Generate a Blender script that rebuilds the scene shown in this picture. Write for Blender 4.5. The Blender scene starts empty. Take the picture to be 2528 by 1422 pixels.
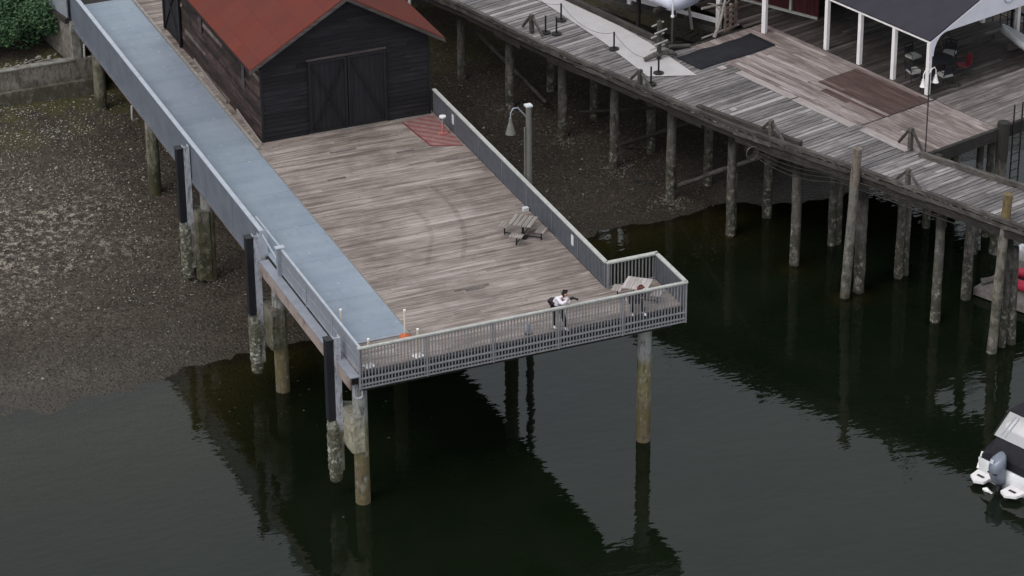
import bpy, math, random
from mathutils import Vector, Matrix, noise
random.seed(7)
R = math.radians
S = bpy.context.scene

# ---------------------------------------------------------------- camera, world, sun
F_PX, PITCH, YAW, ROLL = 7724.8, 0.47625, 0.39365, -0.00882
CAMP = Vector((-33.544, -95.463, 55.671))
fw = Vector((math.cos(PITCH) * math.sin(YAW), math.cos(PITCH) * math.cos(YAW), -math.sin(PITCH)))
rt = Vector((math.cos(YAW), -math.sin(YAW), 0)); up = rt.cross(fw)
rt2 = math.cos(ROLL) * rt + math.sin(ROLL) * up; up2 = -math.sin(ROLL) * rt + math.cos(ROLL) * up
cd = bpy.data.cameras.new('camera'); cam = bpy.data.objects.new('camera', cd); S.collection.objects.link(cam)
m = Matrix((rt2, up2, -fw)).transposed().to_4x4(); m.translation = CAMP; cam.matrix_world = m
cd.sensor_width = 36; cd.lens = F_PX / 2528 * 36; cd.clip_start = 1; cd.clip_end = 3000
S.camera = cam

SUN_EL, SUN_AZ = R(52), R(250)          # azimuth clockwise from +Y
w = bpy.data.worlds.new('World'); S.world = w; w.use_nodes = True
nt = w.node_tree; nt.nodes.clear()
sky = nt.nodes.new('ShaderNodeTexSky'); sky.sky_type = 'NISHITA'; sky.sun_disc = False
sky.sun_elevation = SUN_EL; sky.sun_rotation = SUN_AZ
sky.dust_density = 6; sky.air_density = 1.0; sky.ozone_density = 1.0
hs = nt.nodes.new('ShaderNodeHueSaturation'); hs.inputs['Saturation'].default_value = 0.32
mx = nt.nodes.new('ShaderNodeMix'); mx.data_type = 'RGBA'; mx.inputs[0].default_value = 0.55
mx.inputs[7].default_value = (5.15, 5.65, 5.9, 1)      # even cloud layer over the sky
bg = nt.nodes.new('ShaderNodeBackground'); bg.inputs[1].default_value = 0.15
wo = nt.nodes.new('ShaderNodeOutputWorld')
nt.links.new(sky.outputs[0], hs.inputs['Color']); nt.links.new(hs.outputs[0], mx.inputs[6])
nt.links.new(mx.outputs[2], bg.inputs[0]); nt.links.new(bg.outputs[0], wo.inputs[0])
sl = bpy.data.lights.new('sun', 'SUN'); sl.energy = 0.5; sl.angle = R(25); sl.color = (1, .97, .93)
so = bpy.data.objects.new('sun', sl); S.collection.objects.link(so)
sd = Vector((math.sin(SUN_AZ) * math.cos(SUN_EL), math.cos(SUN_AZ) * math.cos(SUN_EL), math.sin(SUN_EL)))
so.rotation_euler = sd.to_track_quat('Z', 'Y').to_euler()
S.view_settings.view_transform = 'Standard'; S.view_settings.look = 'None'
S.view_settings.exposure = 0.40; S.view_settings.gamma = 1
S.cycles.max_bounces = 6; S.cycles.transparent_max_bounces = 12

# ---------------------------------------------------------------- helpers
COL = S.collection
def link(o, parent=None):
    COL.objects.link(o)
    if parent is not None: o.parent = parent
    return o
def tag(o, label=None, cat=None, group=None, kind=None):
    if label: o['label'] = label
    if cat: o['category'] = cat
    if group: o['group'] = group
    if kind: o['kind'] = kind
    return o
def empty(name, loc=(0, 0, 0), rz=0.0, label=None, cat=None, group=None):
    o = bpy.data.objects.new(name, None); o.empty_display_size = .2
    o.location = loc; o.rotation_euler = (0, 0, rz); link(o)
    return tag(o, label, cat, group)
def copy_tree(o, parent=None):
    c = o.copy(); link(c)
    if parent is not None: c.parent = parent
    for ch in list(o.children): copy_tree(ch, c)
    return c
rnd = random.random
def ru(a, b): return a + (b - a) * random.random()

class MB:
    """collects shapes into one mesh; every face carries a random value for its plank or leaf"""
    def __init__(s): s.v = []; s.f = []; s.c = []; s.sm = []
    def add(s, vs, fs, c=None, smooth=False):
        n = len(s.v); s.v += [tuple(p) for p in vs]
        if c is None: c = (rnd(), rnd(), rnd())
        for f in fs: s.f.append(tuple(n + i for i in f)); s.c.append(c); s.sm.append(smooth)
        return s
    def box(s, x0, x1, y0, y1, z0, z1, c=None):
        vs = [(x, y, z) for z in (z0, z1) for y in (y0, y1) for x in (x0, x1)]
        return s.add(vs, [(0, 2, 3, 1), (4, 5, 7, 6), (0, 1, 5, 4), (2, 6, 7, 3), (0, 4, 6, 2), (1, 3, 7, 5)], c)
    def beam(s, a, b, w, h, c=None, upv=(0, 0, 1)):
        a = Vector(a); b = Vector(b); d = (b - a).normalized(); u = Vector(upv)
        if abs(d.dot(u)) > .98: u = Vector((0, 1, 0))
        sx = d.cross(u).normalized() * w / 2; sz = sx.cross(d).normalized() * h / 2
        vs = [p + i * sx + j * sz for p in (a, b) for j in (-1, 1) for i in (-1, 1)]
        return s.add(vs, [(0, 1, 3, 2), (4, 6, 7, 5), (0, 4, 5, 1), (2, 3, 7, 6), (0, 2, 6, 4), (1, 5, 7, 3)], c)
    def tube(s, pts, rad, n=8, c=None, cap=True, smooth=True):
        pts = [Vector(p) for p in pts]
        if not hasattr(rad, '__len__'): rad = [rad] * len(pts)
        rings = []; ref = None
        for i, p in enumerate(pts):
            d = (pts[min(i + 1, len(pts) - 1)] - pts[max(i - 1, 0)]).normalized()
            if ref is None: ref = Vector((1, 0, 0)) if abs(d.x) < .9 else Vector((0, 1, 0))
            a = (ref - d * ref.dot(d)).normalized(); b = d.cross(a); ref = a
            rings.append([p + rad[i] * (math.cos(2 * math.pi * k / n) * a + math.sin(2 * math.pi * k / n) * b) for k in range(n)])
        vs = [q for r in rings for q in r]; fs = []
        for i in range(len(pts) - 1):
            for k in range(n):
                k2 = (k + 1) % n; fs.append((i * n + k, i * n + k2, (i + 1) * n + k2, (i + 1) * n + k))
        if c is None: c = (rnd(), rnd(), rnd())
        s.add(vs, fs, c, smooth)
        if cap: s.add(vs[:n], [tuple(range(n))[::-1]], c); s.add(vs[-n:], [tuple(range(n))], c)
        return s
    def prism(s, poly, z0, z1, c=None):
        n = len(poly)
        vs = [(p[0], p[1], z0) for p in poly] + [(p[0], p[1], z1) for p in poly]
        fs = [tuple(range(n))[::-1], tuple(range(n, 2 * n))] + [(i, (i + 1) % n, n + (i + 1) % n, n + i) for i in range(n)]
        return s.add(vs, fs, c)
    def build(s, name, mat, parent=None, loc=None):
        me = bpy.data.meshes.new(name); me.from_pydata(s.v, [], s.f)
        at = me.color_attributes.new('var', 'FLOAT_COLOR', 'CORNER')
        buf = []
        for c, f in zip(s.c, s.f): buf += [c[0], c[1], c[2], 1.0] * len(f)
        at.data.foreach_set('color', buf)
        me.polygons.foreach_set('use_smooth', s.sm); me.materials.append(mat); me.update()
        o = bpy.data.objects.new(name, me); link(o, parent)
        if loc is not None: o.location = loc
        return o

# ---- materials
def N(nt, t, **k):
    n = nt.nodes.new(t)
    for a, b in k.items(): setattr(n, a, b)
    return n
def newmat(name, rough=.8, spec=.4, metal=0):
    m = bpy.data.materials.new(name); m.use_nodes = True
    p = m.node_tree.nodes['Principled BSDF']; p.inputs['Roughness'].default_value = rough
    p.inputs['Specular IOR Level'].default_value = spec; p.inputs['Metallic'].default_value = metal
    return m, m.node_tree, p
def mixc(nt, fac, a, b, mode='MIX'):
    n = N(nt, 'ShaderNodeMix', data_type='RGBA', blend_type=mode)
    for i, v in ((0, fac), (6, a), (7, b)):
        if isinstance(v, (int, float)): n.inputs[i].default_value = v
        elif isinstance(v, tuple): n.inputs[i].default_value = v + (1,) if len(v) == 3 else v
        else: nt.links.new(v, n.inputs[i])
    return n.outputs[2]
def ramp(nt, x, a, b, lo=0.0, hi=1.0):
    n = N(nt, 'ShaderNodeMapRange'); n.inputs[1].default_value = a; n.inputs[2].default_value = b
    n.inputs[3].default_value = lo; n.inputs[4].default_value = hi; nt.links.new(x, n.inputs[0]); return n.outputs[0]
def coords(nt, scale=(1, 1, 1), rot=0, world=False):
    g = N(nt, 'ShaderNodeNewGeometry') if world else N(nt, 'ShaderNodeTexCoord')
    mp = N(nt, 'ShaderNodeMapping'); mp.inputs['Scale'].default_value = scale; mp.inputs['Rotation'].default_value = (0, 0, rot)
    nt.links.new(g.outputs['Position'] if world else g.outputs['Object'], mp.inputs[0]); return mp.outputs[0]
def tex_noise(nt, vec, scale=1, det=4, rough=.6):
    n = N(nt, 'ShaderNodeTexNoise'); n.inputs['Scale'].default_value = scale; n.inputs['Detail'].default_value = det
    n.inputs['Roughness'].default_value = rough; nt.links.new(vec, n.inputs['Vector']); return n.outputs[0]
def voro(nt, vec, scale, feat='F1'):
    n = N(nt, 'ShaderNodeTexVoronoi', feature=feat); n.inputs['Scale'].default_value = scale; nt.links.new(vec, n.inputs['Vector']); return n
def bump(nt, p, h, dist=.01, st=1.0):
    b = N(nt, 'ShaderNodeBump'); b.inputs['Distance'].default_value = dist; b.inputs['Strength'].default_value = st
    nt.links.new(h, b.inputs['Height']); nt.links.new(b.outputs[0], p.inputs['Normal']); return b
def mat_plain(name, c, rough=.7, spec=.4, metal=0, var=.12, sc=6):
    m, nt, p = newmat(name, rough, spec, metal)
    n = tex_noise(nt, coords(nt), sc, 5)
    f = ramp(nt, n, .3, .7)
    d = tuple(x * (1 - var * 2) for x in c)
    nt.links.new(mixc(nt, f, d, tuple(x * (1 + var) for x in c)), p.inputs['Base Color']); return m
def mat_wood(name, ca, cb, dark, grain='x', stain=.5, rough=.85, fine=26, light=None, stain_sc=.35, streak=0, gr=.75):
    m, nt, p = newmat(name, rough, .25)
    at = N(nt, 'ShaderNodeAttribute', attribute_name='var'); sp = N(nt, 'ShaderNodeSeparateColor'); nt.links.new(at.outputs[0], sp.inputs[0])
    base = mixc(nt, sp.outputs[0], ca, cb)
    sc = {'x': (.9, fine, fine), 'y': (fine, .9, fine), 'z': (fine, fine, .9)}[grain]
    off = N(nt, 'ShaderNodeVectorMath', operation='ADD'); nt.links.new(coords(nt, sc), off.inputs[0])
    sv = N(nt, 'ShaderNodeVectorMath', operation='SCALE'); sv.inputs[3].default_value = 37; nt.links.new(at.outputs[0], sv.inputs[0]); nt.links.new(sv.outputs[0], off.inputs[1])
    g = tex_noise(nt, off.outputs[0], 1, 4, .65)
    base = mixc(nt, ramp(nt, g, .38, .62, gr, 0), base, dark)
    if light:
        hl = N(nt, 'ShaderNodeMath', operation='GREATER_THAN'); nt.links.new(sp.outputs[1], hl.inputs[0]); hl.inputs[1].default_value = .9
        mm = N(nt, 'ShaderNodeMath', operation='MULTIPLY'); nt.links.new(hl.outputs[0], mm.inputs[0]); mm.inputs[1].default_value = .7
        base = mixc(nt, mm.outputs[0], base, light)
    if streak:
        k2 = {'x': (.22, 3.2, 1), 'y': (3.2, .22, 1), 'z': (3, 3, .3)}[grain]
        base = mixc(nt, ramp(nt, tex_noise(nt, coords(nt, k2), 1, 5, .7), .47, .62, 0, streak), base, dark)
        base = mixc(nt, ramp(nt, tex_noise(nt, coords(nt, (k2[0], k2[1] * 1.4, 1), .004), 1.3, 4, .7), .52, .64, 0, streak * .7), base, tuple(x * 1.25 for x in cb))
    s2 = tex_noise(nt, coords(nt), stain_sc, 6, .65)
    base = mixc(nt, ramp(nt, s2, .46, .68, 0, stain), base, dark)
    nt.links.new(base, p.inputs['Base Color'])
    bump(nt, p, g, .006)
    return m
def mat_pile(name, top, mid, low, zt, zl, barn=(.25, .24, .2), bscale=9, bamt=.5, moss=(.05, .052, .02)):
    """pile surface: dry top, stained middle, weed and barnacle below the tide line (world height)"""
    m, nt, p = newmat(name, .85, .3)
    g = N(nt, 'ShaderNodeNewGeometry'); sx = N(nt, 'ShaderNodeSeparateXYZ'); nt.links.new(g.outputs['Position'], sx.inputs[0])
    wn = tex_noise(nt, coords(nt, (1.5, 1.5, .6), world=True), 2, 5)
    zz = N(nt, 'ShaderNodeMath', operation='MULTIPLY_ADD'); nt.links.new(wn, zz.inputs[0]); zz.inputs[1].default_value = 1.3; nt.links.new(sx.outputs[2], zz.inputs[2])
    base = mixc(nt, ramp(nt, zz.outputs[0], zt + .65, zt + .35), top, mid)
    base = mixc(nt, ramp(nt, zz.outputs[0], zl + .95, zl + .5), base, low)
    st = tex_noise(nt, coords(nt, (5, 5, 1.4), world=True), 1.5, 6, .7)
    base = mixc(nt, ramp(nt, st, .5, .6, 0, .75), base, tuple(x * .3 for x in mid))
    st2 = tex_noise(nt, coords(nt, (3, 3, 1.6), .3, world=True), 1.7, 5, .7)
    base = mixc(nt, ramp(nt, st2, .54, .64, 0, .5), base, tuple(x * 1.35 for x in top))
    bn = tex_noise(nt, coords(nt, world=True), bscale, 5, .8)
    lowm = ramp(nt, zz.outputs[0], zt + .8, zl)
    mu = N(nt, 'ShaderNodeMath', operation='MULTIPLY'); nt.links.new(lowm, mu.inputs[0]); nt.links.new(ramp(nt, bn, .52, .6, 0, bamt), mu.inputs[1])
    base = mixc(nt, mu.outputs[0], base, barn)
    mn = tex_noise(nt, coords(nt, world=True), 1.6, 3)
    mu2 = N(nt, 'ShaderNodeMath', operation='MULTIPLY'); nt.links.new(lowm, mu2.inputs[0]); nt.links.new(ramp(nt, mn, .45, .62, 0, .75), mu2.inputs[1])
    base = mixc(nt, mu2.outputs[0], base, moss)
    nt.links.new(base, p.inputs['Base Color']); bump(nt, p, bn, .07)
    return m

M = {}
M['deck'] = mat_wood('deck_boards', (.255, .21, .192), (.34, .285, .262), (.085, .065, .056), 'x', .6, light=(.35, .3, .285), fine=9, streak=.75, gr=.5)
M['deck_old'] = mat_wood('old_boards', (.15, .137, .141), (.33, .3, .304), (.04, .034, .034), 'x', .5, streak=.3, fine=18, light=(.36, .33, .33), stain_sc=.6)
M['deck_v'] = mat_wood('long_boards', (.22, .18, .17), (.32, .27, .26), (.09, .065, .06), 'y', .6, fine=12, light=(.42, .37, .36), stain_sc=.4, streak=.6)
M['deck_dark'] = mat_wood('stained_boards', (.075, .045, .04), (.1, .065, .058), (.035, .02, .018), 'y', .35, fine=18, streak=.5, light=(.2, .15, .14))
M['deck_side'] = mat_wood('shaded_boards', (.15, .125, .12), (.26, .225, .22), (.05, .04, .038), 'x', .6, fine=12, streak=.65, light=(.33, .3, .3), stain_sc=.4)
M['deck_brown_shade'] = mat_wood('brown_shade_boards', (.035, .028, .026), (.09, .073, .069), (.014, .011, .01), 'x', .8, fine=12, streak=.6, light=(.15, .13, .125), stain_sc=.3)  # brown boards with the pavilion and boathouse shade put into the colour
M['siding_black'] = mat_wood('black_siding', (.010, .0095, .012), (.024, .022, .027), (.006, .005, .006), 'x', .3, fine=14, rough=.75)
M['door_black'] = mat_wood('black_door', (.017, .016, .02), (.024, .022, .027), (.01, .009, .011), 'z', .3, fine=14)
M['siding_brown'] = mat_wood('brown_siding', (.014, .009, .009), (.07, .044, .04), (.006, .004, .004), 'y', .5, fine=9, streak=.4, light=(.2, .16, .145), stain_sc=1.2)
M['black_trim'] = mat_plain('black_trim', (.008, .007, .009), .6)
M['beam'] = mat_wood('weathered_beam', (.06, .053, .049), (.13, .117, .11), (.022, .019, .017), 'y', .75, fine=16, stain_sc=1.5)
M['beam_dark'] = mat_wood('tarred_beam', (.03, .026, .024), (.055, .048, .044), (.012, .01, .01), 'y', .5, fine=14, stain_sc=1.5)
M['rust_wood'] = mat_wood('rusty_board', (.15, .105, .09), (.23, .18, .16), (.07, .042, .034), 'y', .7, fine=8, light=(.3, .25, .23), stain_sc=1.3)
M['galv'] = mat_plain('galvanised_steel', (.27, .285, .33), .5, .5, .25, .08, 3)
M['parapet'] = mat_plain('parapet_steel', (.135, .15, .185), .55, .5, .2, .1, 1.2)
M['lamp_grey'] = mat_plain('lamp_grey', (.125, .12, .11), .6, .4, 0, .1)
M['galv_light'] = mat_plain('light_steel', (.40, .42, .48), .45, .5, .2, .08, 3)
M['rail_white'] = mat_plain('weathered_rail', (.38, .375, .355), .6, .4, 0, .12, 5)
M['picket'] = mat_plain('grey_picket', (.235, .23, .245), .55, .4, .1, .1, 4)
M['picket_dull'] = mat_plain('dull_picket', (.115, .12, .14), .6, .4, .1, .1, 4)
M['rubber'] = mat_plain('black_rubber', (.011, .011, .016), .5, .4, 0, .2, 8)
M['black'] = mat_plain('black_metal', (.012, .012, .013), .5)
M['white'] = mat_plain('white_paint', (.72, .68, .69), .55, .4, 0, .05, 3)
M['white_sign'] = mat_plain('white_sign', (.55, .56, .58), .5, .4, 0, .04, 3)
M['concrete'] = mat_plain('concrete', (.21, .2, .18), .9, .2, 0, .3, 2.5)
M['mat_black'] = mat_plain('dark_mat', (.0175, .0175, .022), .9, .2, 0, .12, 2)
M['canvas'] = mat_plain('pale_canvas', (.40, .375, .38), .9, .2, 0, .05, 1.2)
M['plank_pale'] = mat_wood('pale_wood', (.27, .24, .22), (.36, .33, .31), (.12, .1, .09), 'x', .4, fine=20)
M['patch_pale'] = mat_wood('patch_wood', (.33, .29, .285), (.4, .36, .35), (.18, .15, .145), 'y', .4, fine=18)
M['pile_conc'] = mat_pile('concrete_pile', (.25, .25, .245), (.17, .15, .085), (.13, .1, .065), -2.2, -4.2, barn=(.045, .04, .025), bscale=5, bamt=.6, moss=(.105, .085, .03))
M['pile_conc_shore'] = mat_pile('shore_concrete_pile', (.24, .23, .2), (.15, .14, .1), (.04, .038, .022), -1.6, -3.6, barn=(.16, .14, .11), bamt=.3, moss=(.06, .055, .022))
M['block'] = mat_pile('mossy_concrete', (.15, .14, .115), (.085, .08, .055), (.04, .038, .022), -2.4, -4.0, barn=(.3, .28, .22), bscale=3, bamt=.5, moss=(.055, .052, .022))
M['block_light'] = mat_pile('pale_concrete', (.25, .24, .2), (.27, .25, .19), (.17, .15, .1), -2.2, -3.5, barn=(.36, .34, .27), bscale=2.5, bamt=.6, moss=(.11, .1, .05))
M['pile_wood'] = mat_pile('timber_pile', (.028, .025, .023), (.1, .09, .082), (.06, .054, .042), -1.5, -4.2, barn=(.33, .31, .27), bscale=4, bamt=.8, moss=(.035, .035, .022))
M['pile_tall'] = mat_pile('tall_timber_pile', (.18, .145, .12), (.17, .158, .145), (.14, .13, .11), -.4, -3.4, barn=(.30, .285, .25), bscale=7, bamt=.6, moss=(.035, .035, .022))
M['pile_yellow'] = mat_pile('yellow_timber_pile', (.16, .115, .05), (.2, .18, .16), (.15, .14, .12), .1, -2.8, barn=(.32, .3, .26), bscale=6, bamt=.6, moss=(.03, .03, .02))
M['crust'] = mat_pile('barnacle_crust', (.2, .2, .2), (.12, .115, .095), (.09, .085, .06), -1.8, -3.2, barn=(.5, .49, .43), bscale=7, bamt=.95, moss=(.055, .052, .03))
M['chan'] = mat_pile('fender_steel', (.42, .43, .48), (.42, .43, .48), (.15, .14, .11), -2.0, -3.0, barn=(.2, .19, .15), bscale=10, bamt=.7, moss=(.06, .055, .035))
M['stone'] = mat_pile('mossy_stone', (.2, .18, .165), (.18, .16, .14), (.075, .068, .05), -1.2, -3.4, barn=(.2, .18, .16), bscale=3, bamt=.35, moss=(.05, .045, .03))

# walkway grating: fine ribs along its length
m_, nt_, p_ = newmat('grating', .55, .45, .1); M['grating'] = m_
wv = N(nt_, 'ShaderNodeTexWave', wave_type='BANDS', bands_direction='X'); wv.inputs['Scale'].default_value = 5; wv.inputs['Distortion'].default_value = .3
nt_.links.new(coords(nt_), wv.inputs[0])
a_ = N(nt_, 'ShaderNodeAttribute', attribute_name='var'); s_ = N(nt_, 'ShaderNodeSeparateColor'); nt_.links.new(a_.outputs[0], s_.inputs[0])
c_ = mixc(nt_, s_.outputs[0], (.218, .255, .31), (.238, .28, .34))
c_ = mixc(nt_, ramp(nt_, tex_noise(nt_, coords(nt_, (.15, 1.6, 1)), 1, 5), .4, .62, 0, .5), c_, (.175, .212, .262))
c_ = mixc(nt_, ramp(nt_, wv.outputs[0], 0, 1, .22, 0), c_, (.1, .12, .16))
c_ = mixc(nt_, ramp(nt_, tex_noise(nt_, coords(nt_), .5, 6), .4, .7, 0, .35), c_, (.34, .37, .42))
c_ = mixc(nt_, ramp(nt_, tex_noise(nt_, coords(nt_), 2.2, 6), .66, .72, 0, .5), c_, (.45, .48, .5))
vs_ = voro(nt_, coords(nt_), 1.6)
c_ = mixc(nt_, ramp(nt_, vs_.outputs['Distance'], .09, .05, 0, .6), c_, (.5, .53, .55))
c_ = mixc(nt_, ramp(nt_, tex_noise(nt_, coords(nt_, (1, .3, 1)), 3.5, 6, .75), .55, .7, 0, .4), c_, (.14, .15, .17))
nt_.links.new(c_, p_.inputs['Base Color'])

# barn roof: ruddy sheets in a square grid
m_, nt_, p_ = newmat('red_roofing', .9, .08); M['roof'] = m_
br = N(nt_, 'ShaderNodeTexBrick'); br.offset = 0; br.inputs['Scale'].default_value = 1; br.inputs['Mortar Size'].default_value = .008
br.inputs['Brick Width'].default_value = 1.0; br.inputs['Row Height'].default_value = .9
nt_.links.new(coords(nt_), br.inputs[0])
br.inputs['Color1'].default_value = (.118, .03, .022, 1); br.inputs['Color2'].default_value = (.132, .035, .026, 1); br.inputs['Mortar'].default_value = (.07, .022, .02, 1)
c_ = mixc(nt_, ramp(nt_, tex_noise(nt_, coords(nt_), .5, 5), .35, .6, 0, .6), br.outputs[0], (.1, .034, .029))
c_ = mixc(nt_, ramp(nt_, tex_noise(nt_, coords(nt_), 40, 2), .55, .75, 0, .4), c_, (.06, .02, .018))
nt_.links.new(c_, p_.inputs['Base Color'])

# red painted patch, hatched
m_, nt_, p_ = newmat('red_marking', .7, .3); M['red'] = m_
wv = N(nt_, 'ShaderNodeTexWave', wave_type='BANDS', bands_direction='DIAGONAL'); wv.inputs['Scale'].default_value = 1.15; wv.inputs['Distortion'].default_value = 1.0
nt_.links.new(coords(nt_), wv.inputs[0])
c_ = mixc(nt_, ramp(nt_, wv.outputs[0], .3, .75, .35, 1), (.27, .2, .185), (.215, .085, .083))
nt_.links.new(mixc(nt_, ramp(nt_, tex_noise(nt_, coords(nt_), 3, 5), .4, .7, 0, .5), c_, (.15, .05, .05)), p_.inputs['Base Color'])
M['red_line'] = mat_plain('red_line', (.17, .03, .035), .7, .3, 0, .2, 3)

# ---------------------------------------------------------------- ground and water
def sstep(a, b, x):
    t = max(0, min(1, (x - a) / (b - a))); return t * t * (3 - 2 * t)
MOUNDS = [(25.0, 8.6, 1.5), (24.4, 12.0, 1.3), (28.0, 9.2, 1.1), (23.2, 15.9, 1.0), (25.9, 8.6, 1.2), (27.4, 5.0, .8)]
def gz(x, y, fine=True):
    ys = 13.5 + 4.4 * sstep(3, 17, x) + .5 * math.sin(x * .35 + 1)
    d = y - ys
    z = -6 + (d * .078 if d > 0 else max(d * (.05 + .11 * sstep(-3.5, 1.5, x)), -4))
    if x < -.2:
        if y > 38.6: z = max(z, -2.75 + (y - 38.6) * .12)
    if 20 < x < 31 and 2 < y < 19:
        for mx_, my_, mr_ in MOUNDS:
            dd = ((x - mx_) ** 2 + (y - my_) ** 2) / (mr_ * mr_)
            if dd < 6: z = max(z, z + (-6.12 - z) * math.exp(-dd)) if z < -6.12 else z
    land = sstep(41.5, 46, y)
    z = z * (1 - land) + (-.7) * land if y < 60 else -.7 + min(12, (y - 60) * .05)
    if fine:
        z += .05 * noise.noise(Vector((x * 1.3, y * 1.3, 0))) + .10 * noise.noise(Vector((x * .3, y * .3, 3)))
    return z
def axis(lo, hi, fl, fh, step, coarse):
    a = []; t = fl
    while t <= fh: a.append(t); t += step
    k = step
    t = fl
    while t > lo: k *= coarse; t -= k; a.insert(0, t)
    k = step; t = fh
    while t < hi: k *= coarse; t += k; a.append(t)
    return a
def sheet(name, xs, ys, zf, mat, attr=None):
    vs = [(x, y, zf(x, y)) for y in ys for x in xs]; n = len(xs)
    fs = [(j * n + i, j * n + i + 1, (j + 1) * n + i + 1, (j + 1) * n + i) for j in range(len(ys) - 1) for i in range(n - 1)]
    me = bpy.data.meshes.new(name); me.from_pydata(vs, [], fs)
    if attr:
        at = me.attributes.new('depth', 'FLOAT', 'POINT'); at.data.foreach_set('value', [attr(x, y) for y in ys for x in xs])
    me.polygons.foreach_set('use_smooth', [True] * len(fs)); me.materials.append(mat)
    o = bpy.data.objects.new(name, me); link(o); o['kind'] = 'structure'; return o

m_, nt_, p_ = newmat('mud', .9, .25)
wc = coords(nt_, world=True)
n1 = tex_noise(nt_, wc, .35, 6, .65); n2 = tex_noise(nt_, wc, 7, 5, .7)
c_ = mixc(nt_, ramp(nt_, n1, .35, .65), (.053, .04, .03), (.08, .063, .049))
c_ = mixc(nt_, ramp(nt_, n2, .42, .62), c_, (.02, .016, .013))
c_ = mixc(nt_, ramp(nt_, tex_noise(nt_, wc, 3.0, 5, .75), .5, .62, 0, .7), c_, (.022, .018, .014))
v1 = voro(nt_, wc, 6.0); sc_ = N(nt_, 'ShaderNodeSeparateColor'); nt_.links.new(v1.outputs['Color'], sc_.inputs[0])
peb = ramp(nt_, v1.outputs['Distance'], .42, .25)
mu = N(nt_, 'ShaderNodeMath', operation='MULTIPLY'); nt_.links.new(peb, mu.inputs[0]); nt_.links.new(ramp(nt_, sc_.outputs[0], .5, 1, 0, .8), mu.inputs[1])
c_ = mixc(nt_, mu.outputs[0], c_, (.125, .11, .095))
sx_ = N(nt_, 'ShaderNodeSeparateXYZ'); nt_.links.new(wc, sx_.inputs[0])
# weed growing near the top of the shore
wd = N(nt_, 'ShaderNodeMath', operation='MULTIPLY'); nt_.links.new(ramp(nt_, sx_.outputs[1], 32, 36.5), wd.inputs[0]); nt_.links.new(ramp(nt_, n1, .42, .55), wd.inputs[1])
c_ = mixc(nt_, ramp(nt_, wd.outputs[0], 0, 1, 0, .8), c_, (.055, .05, .016))
c_ = mixc(nt_, ramp(nt_, sx_.outputs[2], -6.02, -6.1), c_, (.13, .125, .04))
# wet fringe at the water
c_ = mixc(nt_, ramp(nt_, sx_.outputs[2], -5.9, -5.99, 0, .6), c_, (.04, .034, .026))
gv0 = N(nt_, 'ShaderNodeMath', operation='MULTIPLY'); nt_.links.new(ramp(nt_, sx_.outputs[0], 0, -4), gv0.inputs[0]); nt_.links.new(ramp(nt_, sx_.outputs[1], 34, 29), gv0.inputs[1])
gv1 = N(nt_, 'ShaderNodeMath', operation='MULTIPLY'); nt_.links.new(gv0.outputs[0], gv1.inputs[0]); nt_.links.new(ramp(nt_, sx_.outputs[1], 17, 24), gv1.inputs[1])
gv = N(nt_, 'ShaderNodeMath', operation='MULTIPLY'); nt_.links.new(gv1.outputs[0], gv.inputs[0]); nt_.links.new(ramp(nt_, tex_noise(nt_, coords(nt_, (.6, 1, 1), world=True), .3, 4), .36, .55), gv.inputs[1])
c_ = mixc(nt_, mixc(nt_, 1.0, ramp(nt_, gv.outputs[0], 0, 1, 0, .95), ramp(nt_, tex_noise(nt_, wc, 3.2, 4, .75), .5, .62), 'MULTIPLY'), c_, (.27, .235, .195))
c_ = mixc(nt_, ramp(nt_, sx_.outputs[0], 8, 14, 0, 1), c_, mixc(nt_, 1.0, c_, (.72, .7, .67), 'MULTIPLY'))  # wetter mud on this side, darkened further in colour for the boardwalk shade
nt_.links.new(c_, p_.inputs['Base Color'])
nt_.links.new(ramp(nt_, sx_.outputs[2], -5.6, -5.95, .9, .35), p_.inputs['Roughness'])
ad = N(nt_, 'ShaderNodeMath', operation='ADD'); nt_.links.new(n2, ad.inputs[0]); nt_.links.new(peb, ad.inputs[1]); bump(nt_, p_, ad.outputs[0], .04)
M['mud'] = m_
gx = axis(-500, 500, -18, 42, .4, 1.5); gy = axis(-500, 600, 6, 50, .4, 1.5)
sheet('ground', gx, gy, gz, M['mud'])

m_ = bpy.data.materials.new('water'); m_.use_nodes = True; nt_ = m_.node_tree; nt_.nodes.clear()
out = N(nt_, 'ShaderNodeOutputMaterial')
wc = coords(nt_, world=True)
# calm water with scattered cat's paws of ripples
rp = tex_noise(nt_, coords(nt_, (1.0, 2.2, 1), R(-20), True), 1.5, 2, .45)
rp2 = tex_noise(nt_, coords(nt_, (1.0, 1.8, 1), R(-10), True), .5, 2, .5)
adm = N(nt_, 'ShaderNodeMath', operation='MULTIPLY_ADD'); nt_.links.new(rp2, adm.inputs[0]); adm.inputs[1].default_value = 1.5; nt_.links.new(rp, adm.inputs[2])
bp = N(nt_, 'ShaderNodeBump'); bp.inputs['Distance'].default_value = .0075; nt_.links.new(adm.outputs[0], bp.inputs['Height'])
fr = N(nt_, 'ShaderNodeFresnel'); fr.inputs[0].default_value = 1.40; nt_.links.new(bp.outputs[0], fr.inputs[1])
gl = N(nt_, 'ShaderNodeBsdfGlossy'); gl.inputs['Roughness'].default_value = .015; nt_.links.new(bp.outputs[0], gl.inputs['Normal'])
df = N(nt_, 'ShaderNodeBsdfDiffuse')
nt_.links.new(mixc(nt_, ramp(nt_, tex_noise(nt_, wc, .25, 3), .35, .65), (.0035, .0062, .0028), (.0058, .0085, .0044)), df.inputs[0])
tr = N(nt_, 'ShaderNodeBsdfTransparent'); tr.inputs[0].default_value = (.8, .75, .62, 1)
da = N(nt_, 'ShaderNodeAttribute', attribute_name='depth')
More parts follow.
